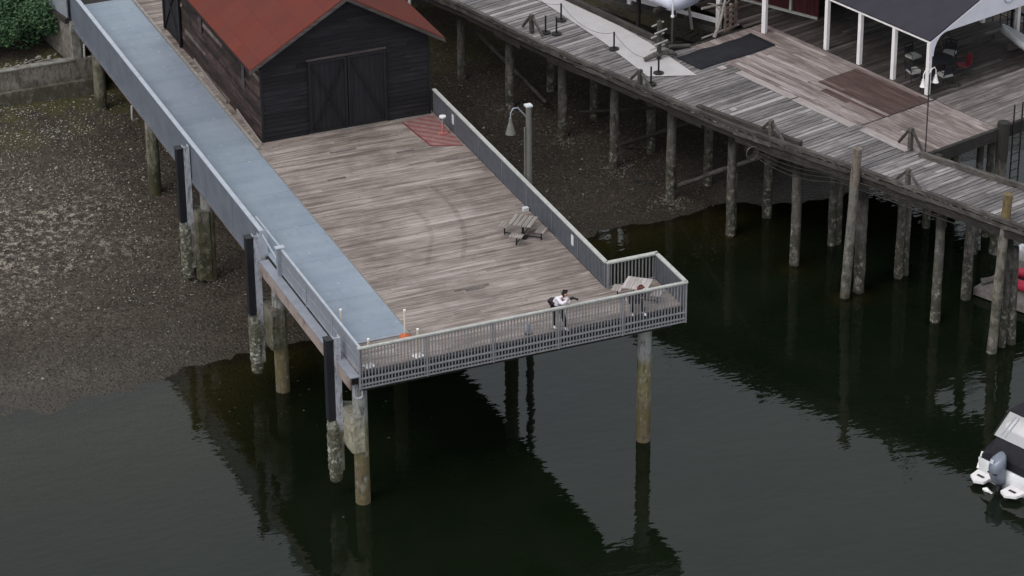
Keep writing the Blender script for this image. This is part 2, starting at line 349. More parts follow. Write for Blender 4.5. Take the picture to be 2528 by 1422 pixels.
m1 = N(nt_, 'ShaderNodeMixShader'); nt_.links.new(ramp(nt_, da.outputs['Fac'], 0, .95, .22, 1), m1.inputs[0])
nt_.links.new(tr.outputs[0], m1.inputs[1]); nt_.links.new(df.outputs[0], m1.inputs[2])
m2 = N(nt_, 'ShaderNodeMixShader'); nt_.links.new(fr.outputs[0], m2.inputs[0]); nt_.links.new(m1.outputs[0], m2.inputs[1]); nt_.links.new(gl.outputs[0], m2.inputs[2])
nt_.links.new(m2.outputs[0], out.inputs[0]); M['water'] = m_
wx = axis(-480, 480, -20, 45, .5, 1.6); wy = axis(-480, 22, 4, 21.5, .5, 1.6)
sheet('water', wx, [y for y in wy if y < 30] + [41], lambda x, y: -6.0, M['water'], lambda x, y: max(0, -6 - gz(x, y, False)))

# shells and pebbles lying on the mud (uncountable)
M['shell'] = mat_plain('shell', (.31, .285, .25), .7, .3, 0, .3, 3)
M['pebble'] = mat_plain('pebble', (.1, .086, .073), .85, .3, 0, .35, 2)
def chips(name, n, fn, mat, label, cat, smin, smax):
    mb = MB(); k = 0
    while k < n:
        p = fn()
        if p is None: continue
        x, y = p; s = ru(smin, smax) * (2.0 if rnd() < .04 else 1); a = rnd() * 6.28; z = gz(x, y) + .005
        tx, ty = ru(-.4, .4), ru(-.4, .4); vs = []
        for i in range(5):
            t = a + i * 1.2566; rr = s * ru(.6, 1.1); dx, dy = rr * math.cos(t), rr * math.sin(t) * .7
            vs.append((x + dx, y + dy, z + .3 * s + tx * dx + ty * dy))
        vs.append((x, y, z + .3 * s + .35 * s)); vs += [(v[0], v[1], z - .05) for v in vs[:5]]
        mb.add(vs, [(0, 1, 5), (1, 2, 5), (2, 3, 5), (3, 4, 5), (4, 0, 5)] + [(i, 6 + i, 6 + (i + 1) % 5, (i + 1) % 5) for i in range(5)]); k += 1
    return tag(mb.build(name, mat), label, cat, kind='stuff')
def sh1():
    x = random.gauss(-3, 5); y = ru(19, 38)
    if x > 4 or x < -16: return None
    dens = (.35 + .65 * sstep(22, 32, y)) * (1 - .75 * sstep(-2, 2, x)) * (noise.noise(Vector((x * .5, y * .5, 1))) * .9 + .62)
    return (x, y) if rnd() < dens else None
chips('shells', 3000, sh1, M['shell'], 'white oyster shells scattered over the upper beach', 'shells', .02, .05)
def sh2():
    x = ru(-16, 24); y = ru(13.5, 38)
    if gz(x, y, False) < -5.97: return None
    return (x, y)
chips('pebbles', 9000, sh2, M['pebble'], 'small grey pebbles strewn across the brown mud', 'pebbles', .025, .06)
def sh3():
    x = ru(-16, 20); y = ru(13, 40)
    return (x, y) if gz(x, y, False) > -5.98 and (rnd() < .2 + .2 * sstep(20, 36, y)) else None
chips('shell_fragments', 420, sh3, M['shell'], 'sparse pale shell fragments along the muddy shoreline', 'shells', .025, .05)
def sh5():
    bx, by = random.choice([(22.2, 19.9), (21.0, 23.5), (19.95, 27.0), (18.8, 30.6), (23.4, 16.8), (.5, 20.6)])
    return (bx + random.gauss(0, .45), by + random.gauss(0, .45) - .2)
M['fouling'] = mat_plain('pile_rubble', (.12, .104, .09), .85, .3, 0, .3, 2)
chips('pile_rubble', 900, sh5, M['fouling'], 'pale fallen barnacle rubble ringed around the feet of the piles on the mud', 'rubble', .025, .06)
def sh4():
    x = ru(-8, -.6); y = 38.9 + abs(random.gauss(0, .5)); return (x, y) if y < 40 else None
chips('shell_drift', 260, sh4, M['shell'], 'bleached shells and rubble drifted behind the low sea wall', 'shells', .04, .09)

M['weed'] = mat_plain('floating_weed', (.05, .045, .028), .8, .3, 0, .4)
fw_ = MB()
for k in range(70):
    x, y = random.gauss(-1, 4), random.gauss(9, 3.5); q = ru(.02, .07); a = rnd() * 6
    if gz(x, y, False) > -6.05: continue
    fw_.prism([(x + q * ru(.5, 1.2) * math.cos(a + t), y + q * ru(.4, 1) * math.sin(a + t)) for t in (0, 1.3, 2.5, 3.8, 5)], -6.004, -5.992)
tag(fw_.build('floating_weed', M['weed']), 'scraps of weed and leaves floating in the shallows left of the pier', 'weed', kind='stuff')
# ---------------------------------------------------------------- main pier
W, W2, BY, CB = 13.3, 11.2, 2.7, 20.9
pier = empty('pier', (0, 0, 0), label='wide timber pier on round concrete piles, carrying the barn and a steel walkway', cat='pier')
mb = MB(); y = 0.27; pw = .225
while y < 46:
    x = 2.9 if y > 2.4 else .02
    xe = (W if y < BY else W2) - .03
    if 20.95 < y < 34.85: segs = [(2.9, 3.35), (W2 - .25, W2 - .03)]
    else: segs = [(x, xe)]
    for a, b in segs:
        x = a - ru(0, 2.5)
        while x < b:
            L = ru(2.4, 6.5); x0, x1 = max(x, a), min(x + L, b)
            if x1 - x0 > .02:
                dz = ru(-.004, .004); mb.box(x0 + .003, x1 - .003, y + .005, y + pw - .005, -.06 + dz, dz)
            x += L
    y += pw
mb.build('decking', M['deck'], pier)
MB().box(.0, W2 - .02, .31, 46, -.16, -.07).box(W2 - .02, W - .02, .31, BY - .02, -.16, -.07).build('sub_deck', M['beam_dark'], pier)
lt = MB()
for k in range(420):
    x, y = ru(3, 11), 20.6 - abs(random.gauss(0, 1.6)) if rnd() < .5 else ru(.5, 20)
    if y < .4: continue
    a = rnd() * 3.1; q = ru(.012, .035)
    lt.add([(x - q * math.cos(a), y - q * math.sin(a), .008), (x + q * math.sin(a) * .5, y - q * math.cos(a) * .5, .012), (x + q * math.cos(a), y + q * math.sin(a), .012), (x - q * math.sin(a) * .5, y + q * math.cos(a) * .5, .009)], [(0, 1, 2, 3)])
M['litter'] = mat_plain('leaf_litter', (.06, .05, .03), .9, .2, 0, .4)
tag(lt.build('leaf_litter', M['litter']), 'dry leaf litter scattered over the pier deck, thickest before the barn', 'litter', kind='stuff')
# wheel marks and stained boards on the deck
m_, nt_, p_ = newmat('tyre_mark', .9, .1); p_.inputs['Base Color'].default_value = (.05, .042, .04, 1); p_.inputs['Alpha'].default_value = .10; M['tyre'] = m_
for tp in (((6.9, 12.2), (7.0, 11.1), (6.65, 9.6), (6.2, 8.7), (5.55, 7.34)), ((8.35, 14.0), (8.45, 13.1), (8.42, 11.7), (8.22, 10.3), (7.8, 8.9), (7.02, 7.27))):
    vs = []
    for (ax, ay) in tp: vs += [(ax - .11, ay, .0075), (ax + .11, ay, .0075)]
    MB().add(vs, [(2 * i, 2 * i + 1, 2 * i + 3, 2 * i + 2) for i in range(len(tp) - 1)]).build('tyre_mark', M['tyre'], pier)
M['stain'] = mat_plain('dark_board', (.12, .1, .095), .85, .3, 0, .2, 3)
mb = MB()
for (x0, x1, y0) in ((5.7, 7.15, 4.78), (6.1, 6.9, 4.62), (4.6, 5.4, 16.2), (8.2, 9.0, 17.6), (9.4, 10.4, 16.1), (5.6, 6.8, 18.7)):
    MB().box(x0, x1, y0, y0 + .15, .0052, .012).build('dark_board', M['stain'], pier)
# walkway of steel grating panels
ys = [2.42, 5.9, 9.4, 12.6, 15.9, 19.35, 24.0, 29.0, 34.0, 38.9]
for a, b in zip(ys[:-1], ys[1:]):
    MB().box(.06, 2.84, a + .005, b - .005, .015, .045, (rnd(), 0, 0)).build('walkway_panel', M['grating'], pier)
for y0_ in (2.25, 38.91): MB().box(.05, 2.84, y0_, y0_ + .16, -.055, .05).build('walkway_threshold', M['galv'], pier)
MB().box(2.86, 2.98, 20.3, 38.8, .006, .13).build('curb', M['plank_pale'], pier)
MB().box(2.86, 2.9, 2.42, 20.3, .006, .03).build('walkway_edge_strip', M['plank_pale'], pier)
# edge beams
MB().box(.02, W - .05, .1, .26, -.66, -.04).build('edge_beam', M['black'], pier)  # coloured black to give the shaded gap seen behind the pickets
MB().box(W2 - .2, W2 - .04, BY + .1, 46, -.75, -.162).box(W - .25, W - .05, .23, BY - .05, -.75, -.162).build('edge_beam', M['beam_dark'], pier)
MB().box(-.1, .12, 10.9, 41, -.95, -.165).build('edge_beam', M['rust_wood'], pier)
MB().box(-.36, -.3, .1, 10.4, -.62, -.1).build('fascia_board', M['rust_wood'], pier)
MB().box(-.38, -.0, .0, 10.45, -.098, -.05).build('ledge', M['galv'], pier)
MB().box(-.29, .1, .24, 10.4, -.5, -.165).build('edge_beam', M['beam_dark'], pier)
ROWS = [.9, 10.35, 20.1, 28.0, 36.5]
for y in ROWS:
    MB().box(.2, (W if y < 2 else W2) - .3, y - .3, y + .3, -1.05, -.76).build('cross_beam', M['beam_dark'], pier)
for y0, y1 in zip(ROWS[:-1], ROWS[1:]):
    for x0_ in (3.0, 7.4): MB().box(x0_, x0_ + .3, y0 + .32, y1 - .32, -.9, -.17).build('stringer', M['beam_dark'], pier)
def pile_mb(x, y, zt, zb, r0, r1, n=14, wob=.03, lean=(0, 0)):
    pts = []; rad = []; k = max(4, int((zt - zb) / .35)); ph = rnd() * 9
    for i in range(k + 1):
        t = i / k; z = zt + (zb - zt) * t
        pts.append((x + lean[0] * t + wob * .5 * noise.noise(Vector((ph, z * .4, 0))), y + lean[1] * t, z))
        rad.append((r0 + (r1 - r0) * t) * (1 + wob * 2 * noise.noise(Vector((ph, z * 1.6, 5)))))
    return MB().tube(pts, rad, n)
PX = {0: [.28, 6.0, 12.0], 1: [.33, 5.4, 10.35], 2: [.45, 5.4, 10.35], 3: [.42, 5.4, 10.4], 4: [.42, 5.4, 10.4]}
for i, y in enumerate(ROWS):
    for x in PX[i]:
        if i == 0 and x == 6.0: continue
        zb = gz(x, y, False) - .5
        pile_mb(x, y, -.78, max(zb, -8), .28, .29, 18, .012).build('pile', M['pile_conc'] if i < 3 else M['pile_conc_shore'], pier)
# U shaped drain brackets below the left parapet
for y in (28.9, 36.6):
    MB().tube([(-.24, y - .3, -.75), (-.26, y - .3, -1.35), (-.2, y - .25, -1.5), (.05, y - .1, -1.52)], .05, 8).build('bracket', M['rail_white'], pier)
MB().tube([(-.18, .2, -.5), (-.2, .15, -.95), (-.1, .1, -1.02), (.06, .1, -1.02), (.12, .1, -.95), (.1, .1, -.74)], .035, 6).build('bracket', M['galv_light'], pier)

# fenders down the left side
def fender(y, label):
    e = empty('fender_pile', (-.5, y, gz(-.5, y)), label=label, cat='fender', group='fender piles along the left side of the pier')
    oz = -gz(-.5, y)
    def L(mb): # shift to local
        mb.v = [(v[0] + .5, v[1] - y, v[2] + oz) for v in mb.v]; return mb
    zb = -5.35
    L(MB().box(-.76, -.5, y - .16, y + .16, -2.6, .82)).build('rubber_facing', M['rubber'], e)
    L(MB().box(-.78, -.48, y - .2, y + .2, .82, .86)).build('cap', M['black'], e)
    c = MB().box(-.46, -.2, y - .17, y - .12, -4.8, .9).box(-.46, -.43, y - .115, y + .15, -4.8, .88).box(-.23, -.2, y - .115, y + .15, -4.8, .88)
    for k in range(11):
        c.tube([(-.33, y - .172, .65 - k * .42), (-.33, y - .195, .65 - k * .42)], .022, 6)
    L(c).build('steel_channel', M['chan'], e)
    L(MB().box(-.44, .05, y - .1, y + .1, -.95, -.8)).build('bracket', M['galv'], e)
    # crusted lower length, lumpy all round
    cr = MB(); n = 16; k = 22; vs = []
    for i in range(k + 1):
        z = -2.5 + (zb + 2.5) * i / k
        for j in range(n):
            t = 2 * math.pi * j / n; g = 1 + .28 * noise.noise(Vector((math.cos(t) * 3, math.sin(t) * 3, z * 4))) 
            g *= (.95 + .16 * math.sin(math.pi * i / k)) * (.6 if i in (0, k) else 1)
            vs.append((-.49 + .27 * g * math.cos(t), y + .02 + .2 * g * math.sin(t), z))
    cr.add(vs, [(i * n + j, i * n + (j + 1) % n, (i + 1) * n + (j + 1) % n, (i + 1) * n + j) for i in range(k) for j in range(n)] + [tuple(range(n)), tuple(range(k * n, k * n + n))], None, True)
    L(cr).build('barnacle_crust', M['crust'], e)
    yp = min(ROWS, key=lambda q: abs(q - y)); y0_ = min(yp - .38, y - .3); zlo = -3.6 if y < 5 else (-3.9 if y < 15 else -5.3)
    b = MB(); x1_ = .3 if y < 5 else .42
    q_ = [(-.2, y0_ + .08), (-.1, y0_), (x1_, y0_), (x1_ + .08, y0_ + .12), (x1_ + .08, y + .3), (-.2, y + .3)]; hh = []
    for i_ in range(9):
        z_ = zlo + (-2.15 - zlo) * i_ / 8; hh += [(a_q + ru(-.018, .018), b_q + ru(-.018, .018), z_ + (.18 * (.3 - a_q) if i_ == 8 else ru(-.05, .05) if i_ == 0 else 0)) for a_q, b_q in q_]
    b.add(hh, [(i_ * 6 + j_, i_ * 6 + (j_ + 1) % 6, i_ * 6 + 6 + (j_ + 1) % 6, i_ * 6 + 6 + j_) for i_ in range(8) for j_ in range(6)] + [(5, 4, 3, 2, 1, 0), (48, 49, 50, 51, 52, 53)], (0, 0, 0))
    L(b).build('concrete_block', M['block_light'] if y < 5 else M['block'], e)
    return e
fender(1.65, 'black faced fender pile at the front corner of the pier, standing in the water')
fender(10.95, 'black faced fender pile where the pier parapet ends, its foot crusted white at the shoreline')
fender(20.15, 'black faced fender pile farthest up the beach, under the long parapet')

# railings ------------------------------------------------------------------
def railing(name, a, b, z1, z0, label, rail_w, rail_m, pick_m, cat='railing', pitch=.15, pk=.05, bars=(), posts=2.6, post_m=None, pw=.045, pd=.02):
    """picket railing from a to b (ground points); bays, posts and top rail are parts"""
    a = Vector((a[0], a[1], 0)); b = Vector((b[0], b[1], 0)); L = (b - a).length; ang = math.atan2(b.y - a.y, b.x - a.x)
    e = empty(name, (a.x, a.y, 0), ang, label, cat)
    MB().box(-rail_w * .4, L + rail_w * .4, -rail_w / 2, rail_w / 2, z1 - .04, z1 + .02).build('top_rail', rail_m, e)
    n = max(1, round(L / posts))
    for i in range(n + 1):
        x = L * i / n; MB().box(x - pw, x + pw, -.045, .045, z0 - .02, z1 - .042).build('post', post_m or pick_m, e)
    for i in range(n):
        x0, x1 = L * i / n + pw + .005, L * (i + 1) / n - pw - .005; mb = MB(); k = max(1, round((x1 - x0) / pitch))
        for j in range(k):
            x = x0 + (j + .5) * (x1 - x0) / k; c = (rnd(), rnd(), 0)
            mb.box(x - pk / 2, x + pk / 2, -pd, pd, z0 + .02, z1 - .1, c)
        mb.box(x0, x1, -.022, .022, z1 - .1, z1 - .043)
        for (za, zb2) in bars: mb.box(x0, x1, -.03, .03, za, zb2)
        mb.build('picket_panel', pick_m, e)
    return e
railing('pier_railing', (0.0, 0), (W, 0), 1.12, -.6, 'long grey picket railing across the water end of the pier', .14, M['rail_white'], M['picket'],
        bars=((-.6, -.555), (-.455, -.405), (-.205, -.145)), posts=2.66, pitch=.133, pk=.038, pw=.028)
railing('pier_railing', (W, .08), (W, BY - .08), 1.12, -.4, 'short side railing of the pier corner bay, nearest the open water', .16, M['rail_white'], M['picket_dull'], pitch=.13, pk=.062, pd=.03, bars=((.02, .07),))
railing('pier_railing', (W2 + .06, BY), (W, BY), 1.12, -.1, 'short picket railing behind the corner picnic table', .2, M['rail_white'], M['picket'], pk=.045, bars=((.02, .07),), post_m=M['picket'])
railing('pier_railing', (W2, BY + .1), (W2, CB - .03), 1.12, -.1, 'long dark grey railing down the right side of the pier from barn to corner bay', .16, M['rail_white'], M['picket_dull'], pitch=.13, pk=.062, pd=.03, bars=((.02, .07),), posts=2.6)
railing('pier_railing', (.06, .12), (.06, 8.9), 1.1, -.02, 'steel side railing between the corner and the gate gap beside the walkway', .09, M['galv_light'], M['galv'], pk=.085, bars=((.03, .1), (.5, .56)), posts=2.9, pitch=.13)
# parapet along the rest of the left side
par = empty('parapet', (-.12, 10.9, 0), 0, 'long blue grey steel parapet along the walkway up to the shore', 'parapet')
yy = 0.0
while yy < 29.5:
    ln = min(3.55, 30.2 - yy)
    mb = MB()
    mb.box(-.03, .03, yy + .01, yy + ln - .01, -.72, 1.05, (rnd(), 0, 0)).box(-.075, -.031, yy + .01, yy + ln - .01, -.74, -.66)
    mb.build('panel', M['parapet'] if 'parapet' in M else M['galv'], par); yy += ln
MB().box(-.09, .09, -.1, 30.2, 1.052, 1.1).build('top_rail', M['galv_light'], par)
MB().box(-.1, .22, -.14, -.11, -.7, 1.1).box(.19, .24, -2.2, 1.2, 1.04, 1.1).box(.19, .24, -.1, 0, .06, 1.038).build('end_frame', M['galv_light'], par)
MB().beam((.0, -.2, .95), (.2, -1.8, .25), .05, .05).build('brace', M['galv_light'], par)
gp = empty('gate_post', (-.02, 8.95, -.05), 0, 'square steel gate post with a flat cap in the gap of the side railing', 'post')
MB().box(-.1, .1, -.09, .09, 0, 1.2).build('post', M['galv'], gp); MB().box(-.16, .22, -.13, .13, 1.2, 1.24).build('cap', M['galv_light'], gp)

# signs on the right railing
for i, (y, lab) in enumerate(((18.6, 'small blank white notice on the right railing near the barn'), (5.9, 'small blank white notice on the right railing near the corner bay'))):
    tag(MB().box(W2 - .055, W2 - .035, y - .11, y + .11, .42, .86).build('notice', M['white_sign']), lab, 'notice')
tag(MB().box(W2 - .3, W2 - .08, 10.2, 10.4, .006, .16).build('junction_box', M['white_sign']), 'little white box on the deck at the foot of the lamp post', 'box')

# red patch and standpipe
tag(MB().add([(9.8, 17.75, .0), (W2 - .12, 17.25, .0), (W2 - .12, 20.75, .0), (9.55, 20.5, .0)], [(0, 1, 2, 3)]).build('painted_patch', M['red'], loc=(0, 0, .0065)), kind='structure')
rl = MB()
for a, b in (((9.55, 20.5), (9.8, 17.75)), ((9.8, 17.75), (W2 - .12, 17.25))): rl.beam((a[0], a[1], .012), (b[0], b[1], .012), .07, .003)
tag(rl.build('painted_line', M['red_line']), kind='structure')
M['red_paint'] = mat_plain('red_paint', (.42, .16, .15), .5, .4, 0, .1)
hy = empty('standpipe', (10.72, 18.7, 0), 0, 'pale red standpipe with a white cap standing on the red hatched patch', 'standpipe')
MB().box(-.2, .2, -.12, .12, .009, .07).build('foot', M['red_paint'], hy)
MB().tube([(0, 0, .06), (0, 0, .55)], .055, 10).build('pipe', M['red_paint'], hy)
MB().tube([(0, 0, .55), (0, 0, .78)], .045, 10).build('stem', M['galv'], hy)
MB().tube([(0, 0, .78), (0, 0, .84)], .15, 12).build('cap', M['white'], hy)

# delineator posts at the walkway end
M['pvc'] = mat_plain('cream_plastic', (.58, .53, .42), .5, .4, 0, .06)
M['orange'] = mat_plain('orange_rubber', (.45, .11, .04), .6, .4, 0, .1)
def delin(x, y, h, base, lab):
    e = empty('marker_post', (x, y, .0), ru(0, 1), lab, 'marker post', 'cream marker posts around the end of the walkway')
    z0 = .046 if x < 2.8 and y > 2.4 else .006
    MB().tube([(0, 0, z0 + .03), (0, 0, h)], .045, 10).build('tube', M['pvc'], e)
    MB().tube([(0, 0, h), (0, 0, h + .05)], [.055, .05], 10).build('cap', M['white'], e)
    if base == 'o':
        MB().tube([(0, 0, z0), (0, 0, z0 + .06), (0, 0, z0 + .16)], [.24, .22, .07], 10).build('base', M['orange'], e)
    else:
        MB().box(-.2, .2, -.16, .16, z0, z0 + .035).tube([(0, 0, z0 + .035), (0, 0, z0 + .12)], [.1, .06], 10).build('base', M['white'], e)
delin(2.6, 2.1, 1.12, 'o', 'cream marker post with an orange base at the right corner of the walkway')
delin(.42, 3.1, 1.12, 'w', 'cream marker post farthest left, standing on the grey walkway by the side railing')
delin(.55, .48, 1.12, 'w', 'cream marker post with white base behind the left end of the front railing')
delin(2.5, .48, 1.12, 'w', 'cream marker post with white base behind the front railing, right of the orange based one')
bl = empty('bollard', (6.95, .5, 0), 0, 'short grey bollard with a domed top behind the middle of the front railing', 'bollard')
MB().tube([(0, 0, .006), (0, 0, .36), (0, 0, .44)], [.1, .1, .05], 10).build('body', M['galv'], bl)
MB().tube([(0, 0, .007), (0, 0, .04)], .15, 10).build('base', M['black'], bl)

# lamp post outside the right railing
lp = empty('lamp_post', (11.55, 11.2, -6), 0, 'tall pale timber lamp post with a bell shaped shade outside the right pier railing', 'lamp post')
MB().tube([(0, 0, -.5), (0, 0, 6.0), (0, 0, 10.2)], [.17, .14, .115], 12).build('pole', M['lamp_grey'], lp)
MB().box(-.15, .13, -.14, .14, 10.2, 10.27).build('pole_cap', M['white_sign'], lp)
MB().tube([(-.19, -.03, 6.2), (-.19, -.03, 9.3)], .035, 8).build('conduit', M['lamp_grey'], lp)
MB().tube([(-.1, 0, 9.75), (-.3, 0, 10.0), (-.48, 0, 10.22), (-.68, 0, 10.22), (-.78, 0, 10.05), (-.8, 0, 9.8)], .028, 8).build('arm', M['galv'], lp)
MB().tube([(-.8, 0, 9.82), (-.8, 0, 9.6), (-.8, 0, 9.55), (-.8, 0, 9.2), (-.8, 0, 9.12)], [.06, .075, .1, .19, .21], 18).build('shade', M['lamp_grey'], lp)

# picnic tables
M['slat'] = mat_wood('table_slat', (.24, .21, .19), (.34, .3, .28), (.1, .085, .08), 'x', .4, fine=20)
M['slat_pale'] = mat_wood('pale_table_slat', (.32, .28, .26), (.44, .4, .39), (.2, .17, .165), 'x', .35, fine=20)
def picnic(x, y, rz, lab, mat, gap):
    e = empty('picnic_table', (x, y, 0), rz, lab, 'picnic table', 'square picnic tables with four attached seats')
    t = MB(); n = 5; s = .5; wd = 2 * s / n
    for i in range(n): t.box(-s, s, -s + i * wd + gap, -s + (i + 1) * wd - gap, .71, .75)
    t.build('tabletop', mat, e)
    MB().box(-.42, -.36, -.45, .45, .67, .708).box(.36, .42, -.45, .45, .67, .708).build('batten', M['black'], e)
    MB().tube([(0, 0, .01), (0, 0, .7)], .05, 8).box(-.2, .2, -.2, .2, .007, .02).build('pedestal', M['black'], e)
    for k in range(4):
        a = k * math.pi / 2; c, sn = math.cos(a), math.sin(a); d = .78
        MB().beam((0, 0, .1), (c * d, sn * d, .1), .035, .035).tube([(c * d, sn * d, .007), (c * d, sn * d, .42)], .03, 6).build('leg', M['black'], e)
        px, py = -sn, c; st = MB()
        for j in (-1, 0, 1):
            q = d + j * .13
            st.beam((c * q - px * .27, sn * q - py * .27, .435), (c * q + px * .27, sn * q + py * .27, .435), .12, .03)
        st.build('seat', mat, e)
    return e
picnic(9.97, 8.12, R(48), 'grey slatted picnic table with four seats in the open middle of the deck', M['slat'], .014)
picnic(11.85, 1.3, R(50), 'paler picnic table in the corner bay behind the people at the railing', M['slat_pale'], .004)

# ---------------------------------------------------------------- barn
BX0, BX1, BY0, BY1 = 3.38, 11.0, 20.95, 34.85
EAVE, RX, RZ = 3.68, 7.12, 6.35
def roofz(x): return RZ - abs(x - RX) * (RZ - 3.72) / (RX - 2.72) - .06
barn = empty('barn', ((BX0 + BX1) / 2, (BY0 + BY1) / 2, 0), 0, 'black timber barn with a red gabled roof and crossed double doors', 'barn')
ox, oy = (BX0 + BX1) / 2, (BY0 + BY1) / 2
def BL(mb): mb.v = [(v[0] - ox, v[1] - oy, v[2]) for v in mb.v]; return mb
def gable(yf, sgn, mat):
    mb = MB(); z = .02; h = .21
    while z < 6.2:
        z1 = min(z + h, 6.22); half0 = None
        xs0 = []
        for zz in (z, z1):
            lim = (RZ - .1 - zz) / ((RZ - 3.72) / (RX - 2.72))
            xs0.append((max(BX0, RX - lim), min(BX1, RX + lim)))
        cuts = [0]
        while cuts[-1] < 1: cuts.append(min(1, cuts[-1] + ru(.2, .6)))
        for a, b in zip(cuts[:-1], cuts[1:]):
            def X(k, t): return xs0[k][0] + (xs0[k][1] - xs0[k][0]) * t
            y0 = yf - sgn * ru(.028, .034); y1 = yf - sgn * ru(.0, .008)
            vs = [(X(0, a) + .003, y0, z), (X(0, b) - .003, y0, z), (X(1, b) - .003, y1, z1 - .004), (X(1, a) + .003, y1, z1 - .004)]
            vb = [(v[0], yf + sgn * .05, v[2]) for v in vs]
            fs = [(0, 1, 2, 3), (7, 6, 5, 4), (0, 4, 5, 1), (3, 2, 6, 7), (0, 3, 7, 4), (1, 5, 6, 2)]
            mb.add(vs + vb, fs)
        z += h
    return BL(mb).build('wall', mat, barn)
gable(BY0, 1, M['siding_black']); gable(BY1, -1, M['siding_black'])
def side(xf, sgn, mat, extra=0):
    mb = MB(); z = .02; h = .23
    while z < 3.6:
        y = BY0 + .05
        while y < BY1 - .05:
            L = ru(1.2, 4.0); y1 = min(y + L, BY1 - .05); j = rnd() * .05 * extra; z1 = z + h - ru(.005, .05) * extra
            vs = [(xf - sgn * (.03 + j), y + .004, z), (xf - sgn * (.03 + j), y1 - .004, z), (xf - sgn * .004, y1 - .004, z1 - .004), (xf - sgn * .004, y + .004, z1 - .004)]
            vb = [(xf + sgn * .05, v[1], v[2]) for v in vs]
            mb.add(vs + vb, [(0, 1, 2, 3), (7, 6, 5, 4), (0, 4, 5, 1), (3, 2, 6, 7), (0, 3, 7, 4), (1, 5, 6, 2)])
            y = y1
        z += h
    return BL(mb).build('wall', mat, barn)
side(BX0, 1, M['siding_brown'], 1.0); side(BX1, -1, M['siding_black'])
# roof as two thick slopes
RY0, RY1 = 20.3, 35.3
def slope(x0, z0, x1, z1, y0, y1, th):
    return [(x0, y0, z0), (x1, y0, z1), (x1, y1, z1), (x0, y1, z0)] + [(x0, y0, z0 - th), (x1, y0, z1 - th), (x1, y1, z1 - th), (x0, y1, z0 - th)]
BF = [(0, 1, 2, 3), (7, 6, 5, 4), (0, 4, 5, 1), (1, 5, 6, 2), (2, 6, 7, 3), (3, 7, 4, 0)]
rf = BL(MB().add(slope(2.72, 3.72, RX, RZ, RY0, RY1, .07), BF)).build('roof', M['roof'], barn)
rf2 = BL(MB().add(slope(RX, RZ, 11.52, 3.72, RY0, RY1, .07), BF)).build('roof', M['roof'], barn)
tr_ = MB()
tr_.add(slope(2.70, 3.655, RX, RZ - .075, RY0 - .03, RY0 + .06, .15), BF); tr_.add(slope(RX, RZ - .075, 11.54, 3.655, RY0 - .03, RY0 + .06, .15), BF)
M['barge'] = mat_wood('barge_board', (.075, .062, .06), (.1, .085, .085), (.04, .03, .03), 'x', .5, fine=8)
BL(tr_).build('barge_board', M['barge'], rf)
BL(MB().box(2.74, 2.86, RY0 + .08, RY1, 3.5, 3.645)).build('gutter_board', M['black_trim'], rf)
BL(MB().box(11.38, 11.5, RY0 + .08, RY1, 3.5, 3.645)).build('gutter_board', M['black_trim'], rf2)
raf = MB()
for i in range(10):
    x = 3.1 + i * .9
    if abs(x - RX) > .3: raf.box(x, x + .09, RY0 + .07, BY0 - .04, roofz(x) - .16, roofz(x) - .04)
BL(raf).build('rafter_end', M['barge'], rf)
BL(MB().add([(RX - .2, RY0 - .02, RZ - .1), (RX, RY0 - .02, RZ + .03), (RX + .2, RY0 - .02, RZ - .1), (RX - .2, RY1, RZ - .1), (RX, RY1, RZ + .03), (RX + .2, RY1, RZ - .1)], [(0, 1, 4, 3), (1, 2, 5, 4), (0, 2, 1), (3, 4, 5)])).build('ridge_cap', M['roof'], rf)
# front doors
for (x0, x1, flip) in ((5.46, 7.2, 0), (7.24, 8.98, 1)):
    d = MB(); n = 7
    for i in range(n): d.box(x0 + (x1 - x0) * i / n + .004, x0 + (x1 - x0) * (i + 1) / n - .004, BY0 - .1, BY0 - .045, .08, 3.4)
    do = BL(d).build('door', M['door_black'], barn)
    t = MB().box(x0, x0 + .11, BY0 - .15, BY0 - .102, .08, 3.4).box(x1 - .11, x1, BY0 - .15, BY0 - .102, .08, 3.4).box(x0 + .11, x1 - .11, BY0 - .148, BY0 - .102, 3.29, 3.4).box(x0 + .11, x1 - .11, BY0 - .148, BY0 - .102, .08, .19)
    BL(t).build('door_frame', M['black_trim'], do)
    b = MB().beam((x0 + .14, BY0 - .126, 3.26), (x1 - .14, BY0 - .126, .22), .04, .12, upv=(0, 1, 0))
    if not flip: b.beam((x0 + .14, BY0 - .121, .22), (x1 - .14, BY0 - .121, 3.26), .03, .12, upv=(0, 1, 0))
    BL(b).build('brace', M['black_trim'], do)
BL(MB().box(5.4, 9.02, BY0 - .12, BY0 - .04, 3.42, 3.5)).build('door_track', M['barge'], barn)
BL(MB().box(5.46, 9.0, BY0 - .14, BY0 - .045, .012, .075)).build('door_sill', M['plank_pale'], barn)
# side door at the shore end of the left wall
d = MB()
for i in range(9): d.box(BX0 - .1, BX0 - .05, 32.3 + i * .28 + .004, 32.3 + (i + 1) * .28 - .004, .06, 3.1)
do = BL(d).build('side_door', M['siding_black'], barn)
BL(MB().box(BX0 - .17, BX0 - .102, 32.25, 32.42, .05, 3.3).box(BX0 - .17, BX0 - .102, 34.68, 34.84, .05, 3.3).beam((BX0 - .125, 32.45, .2), (BX0 - .125, 34.66, 3.0), .04, .12, upv=(1, 0, 0)).beam((BX0 - .118, 34.66, .2), (BX0 - .118, 32.45, 3.0), .03, .1, upv=(1, 0, 0))).build('door_frame', M['black_trim'], do)
BL(MB().box(BX0 - .055, BX0 + .05, BY0 - .06, BY0 + .045, .012, 3.4)).build('corner_board', M['black_trim'], barn)
BL(MB().box(BX1 - .05, BX1 + .045, BY0 - .05, BY0 + .045, .012, 3.4)).build('corner_board', M['black_trim'], barn)
